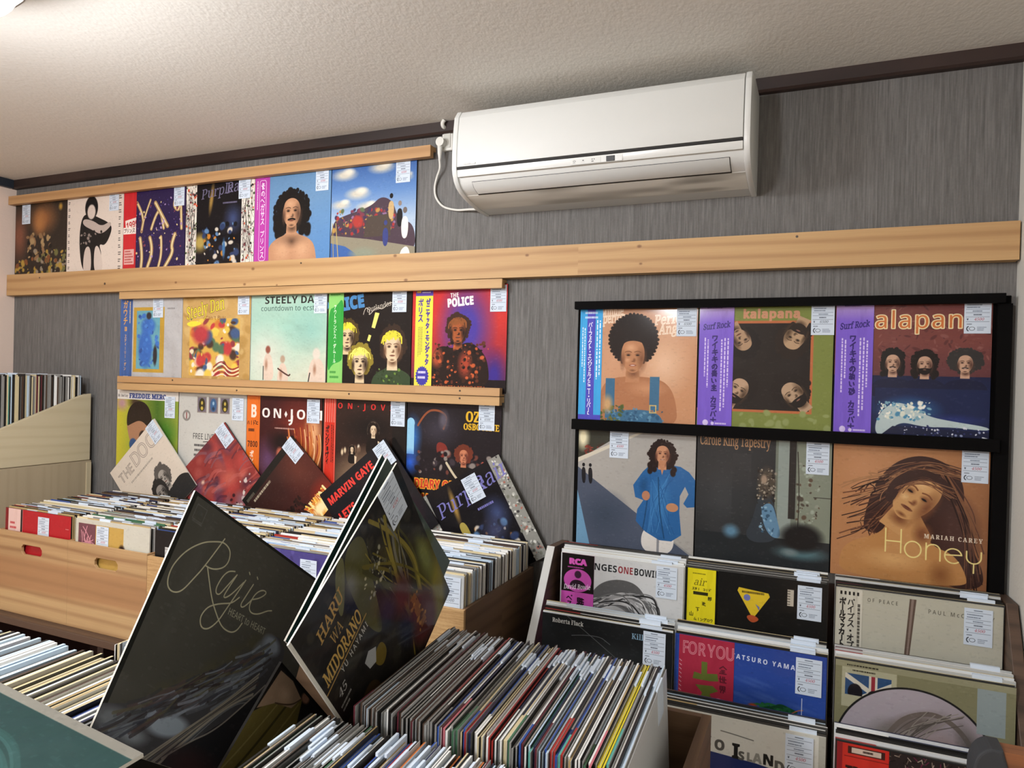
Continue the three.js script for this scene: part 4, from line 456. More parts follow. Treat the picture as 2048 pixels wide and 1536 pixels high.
cornerUp({ label: 'record on its corner, black with hand-drawn red letters and a red cap shape', tags: [[0.9, 0.13]], print: cov(() => { rect(0, 0, 100, 100, '#17161a'); blob(60, 74, 40, 30, '#4a2630', 0.9); blob(70, 36, 16, 18, '#b8343a', 0.25); blob(64, 54, 9, 16, '#a8323a', 0.4, 30); blob(48, 46, 8, 11, '#857a70', 0.5, 20); txt('MARVIN GAYE', 5, 17, 11, '#e04038', { sx: 0.92, line: '#e04038', lw: 0.5, rot: -1 }); txt("LET'S", 7, 37, 11, '#e04038', { line: '#e04038', lw: 0.6, sx: 0.9 }); txt('GET', 8, 55, 11, '#d84038', { line: '#e04038', lw: 0.8 }); txt('IT ON', 6, 74, 11, '#c83c38', { line: '#c83c38', lw: 0.6 }); blob(28, 56, 12, 5, '#c23a38', 0.8); }) }, -0.604, 1.3575, 0.0335, 39.2);
cornerUp({ label: 'record on its corner, black with violet script and mottled grey side borders', tags: [[0.62, 0.16]], print: cov(() => { night(12, 76); const g = (x, w) => { rect(x, 0, w, 100, '#8f8f88'); specks(x, 0, w, 100, 120, ['#5a5a58', '#b8b8b0', '#3c3a3a', '#a8685a', '#d8d8d0', '#77786c'], 0.4, 2); }; g(0, 13); g(87, 13); blob(62, 60, 18, 18, '#3b3f5c', 0.9); shape([30, 40, 38, 38, 40, 50, 35, 86, 33, 60], '#a8984a'); specks(62, 78, 12, 12, 30, ['#d8d4cc', '#c08a6a', '#f0ece0'], 0.5, 1.6); c.save(); c.translate(-6, 4); scriptP('#7674b4', 24, 1.25); c.restore(); rect(14, 54, 14, 19, '#dcdce0'); blob(21, 63, 5.4, 5.4, '#a82a38'); rect(16.4, 62.2, 9.2, 1.6, '#e8d8d8'); }) }, -0.2246, 1.3325, 0.0255, 30.6, 0.312);

// ---------------------------------------------------------------- big sleeves pulled up in the island
function placed(o, TL, TR, BL, L = 0.315) {
  TL = V3(...TL); TR = V3(...TR); BL = V3(...BL); const ux = TR.clone().sub(TL).normalize(), up = TL.clone().sub(BL); up.addScaledVector(ux, -up.dot(ux)).normalize();
  const n = ux.clone().cross(up), base = TL.clone().addScaledVector(ux, L / 2).addScaledVector(up, -L).addScaledVector(n, o.off || 0); if (o.shift) base.add(V3(...o.shift));
  return record({ ...o, w: L, h: L, p: base.toArray(), m: new THREE.Matrix4().makeBasis(ux, up, n) });
}
const RJ = [[-0.173, 1.3849, 1.1478], [-0.1501, 1.1954, 0.8972], [-0.1212, 1.1393, 1.3382]];
placed({ label: 'large near-black sleeve tilted in the middle with thin looping script and a misty mountain', print: cov(() => {
  rect(0, 0, 100, 100, '#4a4a44'); blob(60, 20, 60, 40, '#52524b', 0.9); rect(0, 0, 2.2, 100, '#1d1e1a'); rect(0, 0, 100, 1.4, '#1f201c');
  poly([-2, 88, 10, 85, 24, 78, 32, 73, 40, 65, 50, 58, 58, 49, 66, 42, 73, 37, 80, 36, 86, 40, 90, 60, 104, 70, 104, 104, -2, 104], '#45464a'); for (const [x, y] of [[24, 77], [34, 71], [44, 62], [54, 53], [64, 44]]) blob(x, y, 9, 5, '#504f40', 0.8, -40);
  blob(76, 41, 8, 5, '#8b98a6', 0.5, 10); blob(72, 46, 9, 7, '#7d8996', 0.7, -40); blob(62, 57, 12, 6, '#6d7885', 0.8, -42); blob(50, 66, 14, 5, '#5d646c', 0.8, -38); blob(33, 87, 13, 5, '#9aa9b8', 0.4, -8); blob(8, 91, 12, 5, '#767d84', 0.6); blob(18, 94, 10, 4, '#838c95', 0.7);
  for (let i = 0; i < 150; i++) { const q = rnd(), x = 8 + q * 66, y = 88 - q * 46 + rnd() * (10 + 10 * q); curve([x - 4 - rnd() * 5, y + 3 + rnd() * 3, x, y + rnd(), x + 3 + rnd() * 5, y - 3 - rnd() * 3], ['#3f4143', '#5a6068', '#352f30', '#7a838c', '#574a4a', '#3a3d48', '#5f5c46', '#8b98a6'][i % 8] + 'aa', 0.5 + rnd() * 1.3); } for (let i = 0; i < 22; i++) { const a = rnd() * 14; curve([24 + a, 102, 40 + a, 88 - a * 0.5, 56 + a * 0.7, 74 - a * 0.3, 74, 54 + a], ['#8a867a', '#9a968a', '#46423f', '#70757a'][i % 4], 0.3 + rnd() * 0.4); }
  poly([34, 104, 40, 94, 52, 86, 62, 78, 72, 68, 80, 60, 104, 72, 104, 104], '#25262a'); curve([36, 98, 46, 90, 58, 83, 70, 70, 80, 58], '#8f8c84', 0.7); blob(52, 98, 22, 9, '#3a292b', 0.8);
  c.strokeStyle = '#5a5c58'; c.lineWidth = 0.4; c.strokeRect(4.2, 4.4, 6, 6.6); blob(7.2, 7.4, 1.8, 1.8, '#4a4c48', 0.5); fine(4.4, 11, 7, 1.6, '#5a5c58', 1);
  const K = '#b9b79a';
  for (const p of [[25.4, 10.6, 20.6, 25.9, 16.9, 33.9, 14.6, 38.9, 12.1, 41.3, 8.8, 42, 6.2, 40.8, 4.8, 37.8, 4.6, 33.6, 5.6, 29.9, 7.6, 25.5, 11, 21, 15.6, 16.9, 19.9, 14.6, 24, 12.7, 26.7, 12.3, 29.7, 13, 31.6, 14.7, 32.4, 18, 31.5, 21, 29.1, 23.3, 25.7, 25, 23.2, 25.5, 21, 25.5], [22.3, 25.9, 24.8, 29, 27.1, 31.9, 30.1, 35.5, 33.3, 38.6, 39.2, 43, 42.2, 44.5, 45.4, 45, 48.9, 44.6, 51.5, 42.6, 52.9, 38.9],
    [46.1, 21.3, 43.8, 28.4, 40.6, 37.7, 39.3, 41.8, 37.9, 44.5, 35.9, 47.1, 33.9, 48.5, 31.7, 48.8, 29.9, 47.9, 28.6, 45.6, 28.9, 43.2, 30.2, 40.6, 32, 38.9, 35.2, 36.9, 38.6, 35.3, 41.6, 34.1, 43.7, 32.5, 45.9, 29.6], [38, 20.6, 35.4, 21.4, 33.4, 23.2, 32, 25.9, 31.3, 28.7, 31, 31.3, 31.6, 33, 32.9, 33.5, 34.3, 32.8, 36, 29.2, 39.9, 21.4], [39.9, 21.4, 37.8, 28.4, 36.8, 32.1, 37.1, 33.2, 38.6, 32.6, 41.3, 29.5, 45.3, 22.7],
    [51.6, 21, 48.9, 29.4, 48.2, 31.7, 48.9, 32.9, 50.5, 32.3, 52.8, 29.3, 53.8, 27.4], [53.8, 27.4, 56.6, 26, 59, 24.3, 61.1, 22.1, 61.5, 20.8, 59.5, 20.5, 56.9, 21.9, 54.9, 24.3, 53.9, 26.9, 53.6, 30.1, 54.4, 32, 56.3, 32.8, 59.2, 32.3, 62.4, 30.7, 66, 28, 68.8, 26.9], [46.6, 17.2, 47.4, 17.9], [52.4, 17, 53.2, 17.7]]) curve(p, K, 0.62);
  txt('HEART to HEART', 42.4, 38.6, 4.3, '#a9aa94', { f: 's', sx: 0.84 }); }, 1024), back: 0x2b2b28, gloss: 0.35, pale: 1, t: 0.003 }, ...RJ);
const MB = [[-0.02, 1.19, 1.128], [-0.02, 1.418, 0.911], [-0.024, 0.973, 0.9]];
const MD = [[0.0321, 1.2224, 1.1934], [0.0209, 1.4166, 0.9457], [0.0256, 0.9745, 0.9993]];
placed({ label: 'dark crumpled sleeve tilted behind the big black one, gold brush letters and olive shapes', print: cov(() => {
  rect(0, 0, 100, 100, '#1b1916'); specks(0, 0, 100, 100, 160, ['#24211c', '#131210', '#2c2a22'], 2, 7); shape([40, 0, 62, 2, 52, 30, 44, 60, 36, 40], '#4c4a24'); shape([36, 0, 46, 0, 30, 22, 26, 20], '#5f5e3c'); for (let i = 0; i < 24; i++) curve([44 + rnd() * 50, 4 + rnd() * 16, 50 + rnd() * 40, 40, 52 + rnd() * 40, 74 + rnd() * 26], ['#5c5420', '#3e3c1c', '#7a6e2c', '#2c2a1c', '#66655a'][i % 5], 0.5 + rnd() * 2); blob(90, 88, 12, 30, '#6e6420', 0.6, 30); blob(92, 60, 8, 20, '#57603c', 0.7); blob(66, 56, 12, 15, '#4a2020', 0.7); blob(72, 84, 17, 19, '#4c1f1e', 0.4); rect(68, 66, 6, 22, '#7a4c22'); specks(66, 66, 10, 24, 26, ['#9a6a30', '#4a2a16'], 0.6, 2); blob(52, 52, 10, 12, '#1c2238', 0.7); blob(58, 74, 10, 14, '#1a2036', 0.7); blob(40, 16, 8, 10, '#6a6a64', 0.9); specks(46, 20, 20, 18, 40, ['#8a8a78', '#4a4a3c', '#a09a7c'], 0.4, 1.4); shape([30, 60, 40, 56, 42, 66, 34, 70], '#6a5a20');
  txt('HARU', 12, 19, 9, '#a8864a', { line: '#a8864a', lw: 0.3, rot: -8, f: 'i', fit: 22 }); txt('WA', 17, 27, 8, '#a8864a', { rot: -4, f: 'i', fit: 9 }); txt('MIDORANO', 4, 37.4, 10, '#b8964e', { rot: -3, f: 'i', line: '#b8964e', lw: 0.5, fit: 33 }); curve([2, 39.4, 40, 36.4], '#a8864a', 0.7); txt('YU HAYAMI', 14, 42.4, 4.6, '#c2c2bc', { f: 's', sp: 0.9, fit: 24 }); txt('45', 6, 49, 6, '#b8b8b4', { f: 'i' }); fine(4, 52, 10, 5, '#9a9a94', 2); poly([26, 54, 31, 52, 36, 56, 32, 62, 27, 60], '#a4a8a8'); shape([0, 60, 12, 66, 26, 64, 30, 80, 10, 100, 0, 100], '#3a2c18'); rect(0, 0, 1.6, 100, '#d2d0c4'); }, 768), tags: [[0.86, 0.12]], back: 0x2c2a22, pale: 1, t: 0.0026, gloss: 0.5 }, ...MD);
placed({ label: 'sleeve peeking out directly behind the crumpled dark one, grey-green with white edges', print: cov(() => { rect(0, 0, 100, 100, '#4c5a54'); specks(0, 0, 100, 100, 140, ['#3a4a48', '#5c6450', '#66706a', '#46523c'], 1, 6); }, 128), pale: 1, t: 0.003 }, ...MB);
placed({ label: 'cream-edged sleeve farthest back of the tilted group beside the crumpled dark one', print: cov(() => { rect(0, 0, 100, 100, '#23423f'); specks(0, 0, 100, 100, 60, ['#2d524e', '#1a3230'], 2, 8); }, 128), pale: 1, t: 0.003, shift: [-0.012, 0.004, -0.004] }, ...MB);
{
  const a = [0, 0.6606, -0.7507], u = [0, 0.7507, 0.6606], L = 0.262, TR = [-0.05, 1.158, 1.11], TL = TR.map((v, i) => v - a[i] * L), BL = TL.map((v, i) => v - u[i] * L);
  placed({ label: 'dark sleeve with an olive robe shape, tucked low between the two tilted sleeves', print: cov(() => { rect(0, 0, 100, 100, '#1a1715'); blob(20, 70, 40, 40, '#231c1c', 0.9); poly([34, -2, 74, 0, 90, 16, 95, 31, 84, 37, 60, 28, 36, 14], '#5f552a'); curve([90, 22, 66, 16, 36, 4], '#3a3418', 1.6); curve([92, 30, 70, 25, 44, 12], '#77693a', 1.2); curve([84, 14, 64, 8, 40, -2], '#786c40', 1); poly([76, 1, 97, 3, 98, 16, 95, 30, 88, 26, 84, 12], '#8f7862'); blob(90, 16, 5, 9, '#a58c74', 0.8); curve([84, 12, 88, 24, 95, 30], '#4a3a2c', 0.8); blob(97, 33, 3, 5, '#8a6450', 0.4); rect(98.4, 0, 1.6, 100, '#0c0b0a'); }) }, TL, TR, BL, L);
}
placed({ label: 'teal sleeve with pale brush arcs lying over the records in the nearest corner', print: cov(() => { rect(0, 0, 100, 100, lg(0, 0, 60, 100, '#0e2f2d', '#113532', '#103230')); rect(0, 0, 100, 3.6, '#77746a'); for (let i = 0; i < 44; i++) { const y = 14 + rnd() * 60; curve([4, y + 24, 30, y, 60, y, 92, y + 14 + rnd() * 8], ['#2c5450', '#365f5b', '#1f4844'][i % 3] + '88', 0.5 + rnd() * 1.3); } }), pale: 1, back: 0x245350, gloss: 0.0 }, [-0.312, 1.166, 1.325], [0.003, 1.166, 1.366], [-0.35, 1.125, 1.637], 0.318);

// ---------------------------------------------------------------- record fronts in the stepped rack
const rackX = [0.1625, 0.482, 0.8135];
const fronts = [
  [0, 0, { label: 'record with a pink and black paper strip over a grey fair-haired portrait, rack top step', print: cov(() => { rect(0, 0, 100, 100, '#c6c8c8'); blob(58, 66, 30, 44, '#a2a2a2', 0.4); shape([24, 34, 34, 20, 52, 15, 68, 20, 78, 44, 76, 80, 68, 52, 48, 34, 26, 46], '#5a5a5a'); for (let i = 0; i < 40; i++) { const a = rnd() * 30; curve([28 + a, 34 - a * 0.3 + rnd() * 8, 50 + a, 20 + rnd() * 14, 66 + a * 0.6, 36 + rnd() * 20, 80 + rnd() * 6, 60 + rnd() * 24], ['#9c9c9c', '#2c2c2c', '#c4c4c4', '#6a6a6a'][i % 4], 0.5 + rnd()); } blob(46, 66, 22, 24, '#b4b4b4', 0.7); blob(34, 88, 8, 4, '#4a4a4a', 0.7); txt('CHANGES', 13, 11, 7.6, '#16181a', { fit: 34.6 }); txt('ONE', 48, 11, 7.6, '#8a2a30', { fit: 12.6 }); txt('BOWIE', 61, 11, 7.6, '#16181a', { fit: 20 }); }), pale: 1, obi: [0.01, 0.285, strip(() => { rect(0, 0, 27.6, 100, '#15110f'); txt('RCA', 6, 8.4, 6.4, '#d05ab4', { fit: 15, line: '#d05ab4', lw: 0.8 }); fine(5, 10, 17, 2, '#c050a8', 1); blob(13.8, 21.5, 11.8, 9.4, '#c050a8'); blob(14, 16.6, 3.2, 3.4, '#3a1c34', 0.2); shape([6, 28, 9, 21, 18, 21, 23, 28], '#2a1626'); txt('David Bowie', 2, 29.6, 5.4, '#f0e4ee', { f: 'i', rot: -5, fit: 23 }); rect(0, 31, 27.6, 69, '#c050a8'); kv('魅', 13, 35, 7, '#1c1018', 1.1); kv('全愛', 13, 43, 7, '#1c1018', 1.1); kv('ペストシ', 5, 34, 4.6, '#1c1018', 0.8); fine(22, 54, 4, 40, '#2c1424', 1, 1); }, 141), '#c050a8'], tags: [[0.87, 0.135]] }],
  [0, 1, { label: 'black record with a yellow triangle and yellow strip, middle of the rack top step', print: cov(() => { rect(0, 0, 100, 100, '#12110f'); blob(60, 80, 50, 24, '#26231f', 0.9); poly([39, 10, 60, 12, 61, 14.5, 51, 30, 48, 29.6, 38, 12.6], '#d2b52a'); fine(41, 11.4, 18, 3.4, '#5a4a1a', 1); blob(45, 17, 2.4, 2.4, '#6a70a8'); poly([51, 21, 54, 23, 54, 26], '#6a70a8'); shape([44, 31, 49, 29, 55, 32, 49, 36], '#b0502c'); rect(73, 7, 4.4, 12, '#b8b0a0'); for (let i = 0; i < 6; i++) rect(73, 8 + i * 1.9, 2, 0.5, '#3a3630'); curve([57, 50, 57, 90], '#2c2924', 0.4); curve([64, 40, 64, 92], '#37332d', 0.3); }), obi: [0.01, 0.24, strip(() => { rect(0, 0, 23, 100, '#d9cc1e'); txt('air', 5, 12.6, 7.4, '#6a640e', { f: 'i' }); fine(4, 3, 15, 1.6, '#6a640e', 1); kh('スターレコード', 4, 14.6, 2.0, '#2c2a10', 0.4); rect(5, 17.6, 12, 2.4, '#2c2a10'); kv('郎', 17, 20.6, 3.2, '#3a3710', 0.5); kv('達', 12.2, 25, 3.3, '#3a3710', 0.5); kv('下', 7.2, 29.6, 3.3, '#3a3710', 0.5); kv('山', 2.2, 33.4, 3.3, '#3a3710', 0.5); kh('ムーングロウ', 6, 37.4, 2.4, '#3a3710', 0.4); }), '#d9cc1e'], tags: [[0.88, 0.15]] }],
  [0, 2, { label: 'cream record with thin spaced capitals and a white paper strip of black signs', print: cov(() => { rect(0, 0, 100, 100, lg(0, 0, 0, 100, '#b3b1a0', '#bab8a8', '#a9a898')); poly([46, 2, 50, 2, 46, 48, 43, 47], '#5c4c42'); poly([47, 2, 48.6, 2, 45.4, 46, 44.4, 46], '#85746a'); txt('OF PEACE', 20, 8, 3.6, '#3c3a32', { f: 's', sp: 1.1, fit: 19 }); txt('PAUL McCARTNEY', 57, 9.8, 3.9, '#3c3a32', { f: 's', sp: 1.1, fit: 38 }); }), pale: 1, obi: [0.01, 0.17, strip(() => { rect(0, 0, 18, 100, '#c4c1b2'); for (let i = 0; i < 5; i++) rect(2 + i * 3, 2, 1.4, 2.4, '#1c1a18'); kv('ポールマッカートニー', 1.6, 7, 4.6, '#1d1b19', 0.9, 0.94); kv('パイプス・オブ・', 7.4, 7, 5, '#2a2826', 0.75, 1); fine(13.6, 9, 4, 46, '#55524a', 1, 1); }, 92), '#c4c1b2'], tags: [[0.86, 0.15]] }],
  [1, 0, { label: 'dark grey record with small white serif lettering, beneath the pink-banded one', print: cov(() => { rect(0, 0, 100, 100, '#17191a'); blob(50, 26, 40, 14, '#2c2f30', 0.9); curve([20, 0, 36, 10, 60, 26], '#55595a', 0.5); curve([24, 14, 44, 10, 54, 16], '#5a5e60', 0.5); txt('Roberta Flack', 8, 6.4, 4.6, '#c8c8c2', { f: 'rb', fit: 25 }); txt('Killing', 70, 9, 5.6, '#7a9ab0', { f: 'rb', fit: 17 }); }), tags: [[0.87, 0.135]] }],
  [1, 1, { label: 'red and blue record with thin capitals and a green shrub, below the yellow triangle', print: cov(() => { rect(0, 0, 100, 100, lg(0, 0, 0, 100, '#28428e', '#2c4c9c', '#23408c')); for (let i = 0; i < 7; i++) blob(40 + rnd() * 50, 20 + rnd() * 26, 14, 2, '#3c5aa4', 0.9, 12); txt('TATSURO YAMASHITA', 39, 11, 4.6, '#d4dae8', { sp: 1, fit: 58, rot: 2 }); for (let i = 0; i < 34; i++) curve([66, 48, 58 + rnd() * 20, 35 + rnd() * 6, 52 + rnd() * 30, 39 + rnd() * 10], ['#1f5a34', '#2a7040', '#17462a'][i % 3], 1.5); curve([76, 44, 82, 39, 86, 38], '#a8604a', 0.7); blob(54, 42, 4, 3, '#a8442a', 0.5); rect(85, 30, 0.5, 40, '#c8d0e0'); }), obi: [0.03, 0.41, strip(() => { rect(0, 0, 38, 100, '#a02a40'); for (const [s, x] of [['F', 2], ['O', 6], ['R', 13], ['Y', 20], ['O', 25.4], ['U', 32]]) txt(s, x, 13, 12, null, { f: 's', line: '#d08a94', lw: 0.5, sx: 0.78 }); poly([16, 17, 20, 17, 20, 25, 27, 24, 28, 29, 22, 30, 10, 30, 11, 25, 16, 26], '#5f6a2c'); poly([12, 34, 24, 33, 28, 36, 22, 39, 26, 46, 14, 46, 17, 39], '#5f6a2c'); kv('全世界が', 28, 18, 5.6, '#5a1c28', 0.8, 1.2); curve([23, 44, 28, 40, 32, 44, 26, 50], '#d07a90', 1); for (let i = 0; i < 9; i++) curve([0.6, 18 + i * 3, 2, 19 + i * 3], '#d8b4bc', 0.4); }, 195), '#30509c'], tags: [[0.89, 0.15]] }],
  [1, 2, { label: 'olive sleeve holding a round picture disc with a blurred grey face', print: cov(() => { rect(0, 0, 100, 100, '#7c7a5c'); rect(0, 0, 100, 4, '#8f8d70'); rect(4, 4, 32, 26, '#a8a68a'); fine(6, 1.6, 32, 2, '#2c2a20', 1); fine(10, 4.8, 20, 2, '#2c2a20', 1); c.save(); c.beginPath(); c.rect(6, 8, 27, 14); c.clip(); rect(6, 8, 30, 18, '#2c4a70'); curve([4, 8, 40, 30], '#c8c4b4', 3); curve([4, 30, 40, 8], '#c8c4b4', 3); rect(20, 8, 5, 24, '#c8c4b4'); rect(21.4, 8, 2.2, 24, '#8a2a34'); blob(12, 20, 4.6, 6, '#17141a', 0.1); blob(23, 21, 4, 4, '#17141a', 0.1); c.restore(); blob(46, 57, 46, 46, '#1c1b1a'); c.save(); c.beginPath(); c.arc(46, 57, 44.8, 0, 7); c.clip(); rect(0, 0, 100, 110, lg(0, 14, 60, 80, '#a8a0a8', '#a39aa0', '#8a7d80')); blob(60, 66, 24, 34, '#a88a7e', 0.8); blob(30, 50, 14, 20, '#77736a', 0.9); curve([22, 60, 34, 38, 44, 28, 60, 24, 76, 36, 84, 60], '#6a6058', 3); blob(78, 44, 8, 22, '#5a5450', 0.9, -24); blob(46, 34, 24, 9, '#6d625c', 0.8, -24); blob(66, 58, 9, 4, '#4a403c', 0.8, 24); blob(67, 59, 3, 2, '#211c1c', 0.5); for (let i = 0; i < 20; i++) curve([24 + rnd() * 20, 60, 34 + rnd() * 20, 40, 52 + rnd() * 24, 22 + rnd() * 8], ['#8d867c', '#57504a'][i % 2], 0.5); c.restore(); rect(80, 4, 15, 28, '#8a9696'); }), tags: [] }],
  [2, 1, { label: 'white and navy record with odd mixed cut-out capitals, on the lowest rack step in view', print: cov(() => { rect(0, 0, 100, 100, '#c6c6bc'); rect(0, 23, 100, 80, lg(0, 23, 0, 60, '#1c2b5c', '#1a2c66')); poly([0, 20, 76, 20, 76, 27, 60, 25, 0, 22], '#c6c6bc'); const L = [['L', 13, 19.5, 8, '#1a1a18'], ['O', 19.5, 20.5, 8, '#1a1a18'], ['C', 26.5, 20.5, 9, '#6a6a64'], ['O', 34, 22, 9, '#4a4a46'], ['I', 45, 24.6, 13, '#1a1a18'], ['S', 49, 24.6, 7.4, '#55554f'], ['L', 54, 24, 7, '#77776f'], ['A', 58, 25, 8, '#88887f'], ['N', 63.6, 24.8, 9, '#1a1a18'], ['D', 70.4, 27, 9.4, '#55554f']]; for (const [s, x, y, z, k] of L) txt(s, x, y, z, k, { line: k, lw: 0.5 }); curve([38, 9, 46, 9.6, 58, 11], '#6a6a64', 0.7); rect(96, 0, 4, 100, '#a8a89c'); }), pale: 1, tags: [[0.85, 0.14]] }],
  [2, 2, { label: 'bristly dark record with a scarlet paper strip, below the picture disc', print: cov(() => { rect(0, 0, 100, 100, '#2c2422'); for (let i = 0; i < 700; i++) { const x = 28 + rnd() * 72, y = rnd() * 60, a = rnd() * 6; curve([x, y, x + Math.cos(a) * 2.4, y + Math.sin(a) * 2.4], ['#8a7a6c', '#4a3c38', '#6a5a4e', '#a89a88', '#1c1614', '#6a2440'][i % 6], 0.5); } blob(76, 34, 16, 12, '#5a1c3c', 0.8); blob(84, 20, 10, 6, '#4a4c24', 0.8); }), obi: [0.01, 0.29, strip(() => { rect(0, 0, 28, 100, '#c02c22'); rect(0, 0, 3, 100, '#8a1c22'); for (const y of [7.4, 20.6, 26]) rect(4, y, 24, 0.4, '#6a1614'); rect(6, 1.4, 20, 4.4, '#3a1a16'); rect(8, 2, 16, 3.2, '#c8b4a4'); fine(14, 2.2, 8, 2.8, '#2a1a16', 1); txt('TRASH', 5, 18.6, 7.4, '#2a0e0c', { fit: 20, line: '#2a0e0c', lw: 0.7 }); }, 144), '#c02c22'], tags: [] }],
];
const stepY = [0.787, 0.667, 0.557], stepZ = [[0.124, 0.114, 0.12], [0.25, 0.242, 0.238], [0.37, 0.372, 0.372]];
for (const [r, k, o] of fronts) record({ ...o, p: [rackX[k], stepY[r], stepZ[r][k]], group: 'record fronts in the stepped rack', rx: -0.012 });

// ---------------------------------------------------------------- record fronts in the crates
const crateFronts = [
  { label: 'red record with a cream paper strip in front of the first crate', print: cov(() => { rect(0, 0, 100, 100, '#a81c24'); rect(0, 0, 8, 100, '#7a1a1e'); fine(92, 12, 6, 1.6, '#d89a94', 1); }), obi: [0.05, 0.27, strip(() => { rect(0, 0, 22, 100, '#d6b8b0'); fine(3, 12, 14, 14, '#b03038', 3); fine(2, 34, 18, 14, '#3a2a2a', 3); fine(3, 50, 16, 40, '#8a6a68', 6); }), '#d6b8b0'], tags: [[0.6, 0.17]] },
  { label: 'record with a yellow brick cover and a dark-haired figure, front of the second crate', print: cov(() => { rect(0, 0, 100, 100, '#c0beb0'); rect(4, 4, 62, 96, '#b8964c'); rect(4, 4, 24, 96, '#6a4048'); for (let i = 0; i < 18; i++) curve([6 + rnd() * 20, 6 + rnd() * 26, 10 + rnd() * 16, 20, 6 + rnd() * 20, 10 + rnd() * 30], '#c88a94', 0.9); specks(8, 26, 22, 20, 20, ['#2a2424', '#c8c0b0'], 1, 4); curve([40, 20, 54, 26, 66, 24], '#6a4a20', 0.8); rect(44, 4, 0.8, 20, '#8a6a2c'); blob(64, 28, 6, 10, '#2a1c18', 0.3); blob(65, 32, 4, 6, '#a06a4a', 0.4); shape([60, 42, 70, 42, 74, 70, 56, 70], '#d8d4ca'); }), pale: 1, tags: [[0.38, 0.17]] },
  { label: 'black record with blocky white print, front of the third crate by the big sleeve', print: cov(() => { rect(0, 0, 100, 100, '#141314'); fine(6, 14, 50, 16, '#d0d0cc', 2, 1); fine(6, 36, 60, 4, '#d0d0cc', 1); rect(6, 44, 80, 1.4, '#8a8a88'); }), tags: [] },
  { label: 'violet record with a small gold emblem in front of the fourth crate', print: cov(() => { rect(0, 0, 100, 100, '#463f7c'); specks(0, 0, 100, 100, 60, ['#544c8c', '#3a3468'], 2, 6); for (const x of [30, 44]) { poly([x, 16, x + 3, 22, x, 28, x - 3, 22], '#b09468'); curve([x - 6, 30, x, 26, x + 6, 30], '#b09468', 1); blob(x, 34, 4, 3, '#b09468', 0.4); } }), tags: [[0.66, 0.18]] },
  { label: 'pale record with a price tag at its corner in front of the end crate', print: cov(() => { rect(0, 0, 100, 100, '#b8bcbc'); specks(0, 0, 100, 100, 30, ['#a8aeb0', '#c8cccc'], 3, 9); }), pale: 1, tags: [[0.88, 0.16, 1, 0, 1.15]] },
];
const CREC = [1.105, 1.1, 1.1, 1.102, 1.104];
crateFronts.forEach((o, k) => record({ ...o, w: 0.307, h: 0.309, p: [(CR[k] + CR[k + 1]) / 2, CY0 + 0.009, CZ1 - 0.0145], rx: -0.014, group: 'records at the front of the crates' }));

// ---------------------------------------------------------------- records filed edge-on
rnd = rng(77);
const INK = { dark: 0x1d1b1a, brown: 0x4a382c, grey: 0x8b8a86, white: 0xe6e6e2, cream: 0xcdbf98, tan: 0xae9668, blue: 0x2a4c96, navy: 0x1b2446, red: 0x9c2c26, maroon: 0x58202a, green: 0x3f6a4d, teal: 0x58a396, yellow: 0xd8c62a, orange: 0xb8662c, pale: 0xb7cbdc, pink: 0xc4707a };
const WORD = { pale: 'pale blue', dark: 'black' };
const pickW = (w) => { let s = 0; for (const k in w) s += w[k]; let r = rnd() * s; for (const k in w) if ((r -= w[k]) < 0) return k; return Object.keys(w)[0]; };
const sth = [0.0028, 0.0056], sleeveG = sth.map((t) => box(t - 0.0005, SL, SL).translate(-0.00025, SL / 2, 0)), filmG = sth.map((t) => box(0.0004, SL + 0.001, SL + 0.0004).translate(t / 2 - 0.0002, SL / 2, 0)), obiG = sth.map((t) => [0.052, 0.07, 0.09].map((l) => box(t - 0.0002, SL + 0.0012, l).translate(-0.00015, SL / 2, SL / 2 - l / 2 + 0.0004))), spTag = sth.map((t) => box(t + 0.0005, 0.05, 0.05).translate(0, SL - 0.0243, 0));
const ordinal = (n) => { const w = ['', 'first', 'second', 'third', 'fourth', 'fifth', 'sixth', 'seventh', 'eighth', 'ninth', 'tenth', 'eleventh', 'twelfth']; if (n <= 12) return w[n]; const u = n % 10; return n + (n > 13 && u === 1 ? 'st' : u === 2 ? 'nd' : u === 3 ? 'rd' : 'th'); };
const rows = {}, film = [0xb4b7b6, 0x3a3a38, 0xd4d8d9, 0x1c1c1b].map((h) => std({ color: h, roughness: 0.3 }));
function spine(o) { // thickness along local x, near edge towards local +z
  const k = o.thick ? 1 : 0, g = thing('filed_record', '', 'record', o.p, o.group); g.rotation.order = 'YXZ'; g.rotation.set(0, o.ry || 0, o.lean || 0);
  part('sleeve', sleeveG[k], paint(INK[o.ink], 0.45), g); part('outer_sleeve', filmG[k], film[Math.floor(rnd() * 4)], g);
  if (o.obi) part('obi_strip', obiG[k][o.len || 0], paint(INK[o.obi], 0.5), g);
  if (o.tag) part('price_tag', spTag[k], tagBlank, g, [0, o.tagUp || 0.0008, o.tag]);
  const key = (WORD[o.ink] || o.ink) + '-edged record' + (o.obi ? ' with ' + ('aeiou'.includes((WORD[o.obi] || o.obi)[0]) ? 'an ' : 'a ') + (WORD[o.obi] || o.obi) + ' strip' : '');
  (rows[o.row] ??= []).push([g, key]); return g;
}
const rowWords = { A: 'in the bin back row', B: 'in the bin near row', C: 'beside the teal sleeve', D: 'behind the big black sleeve' };
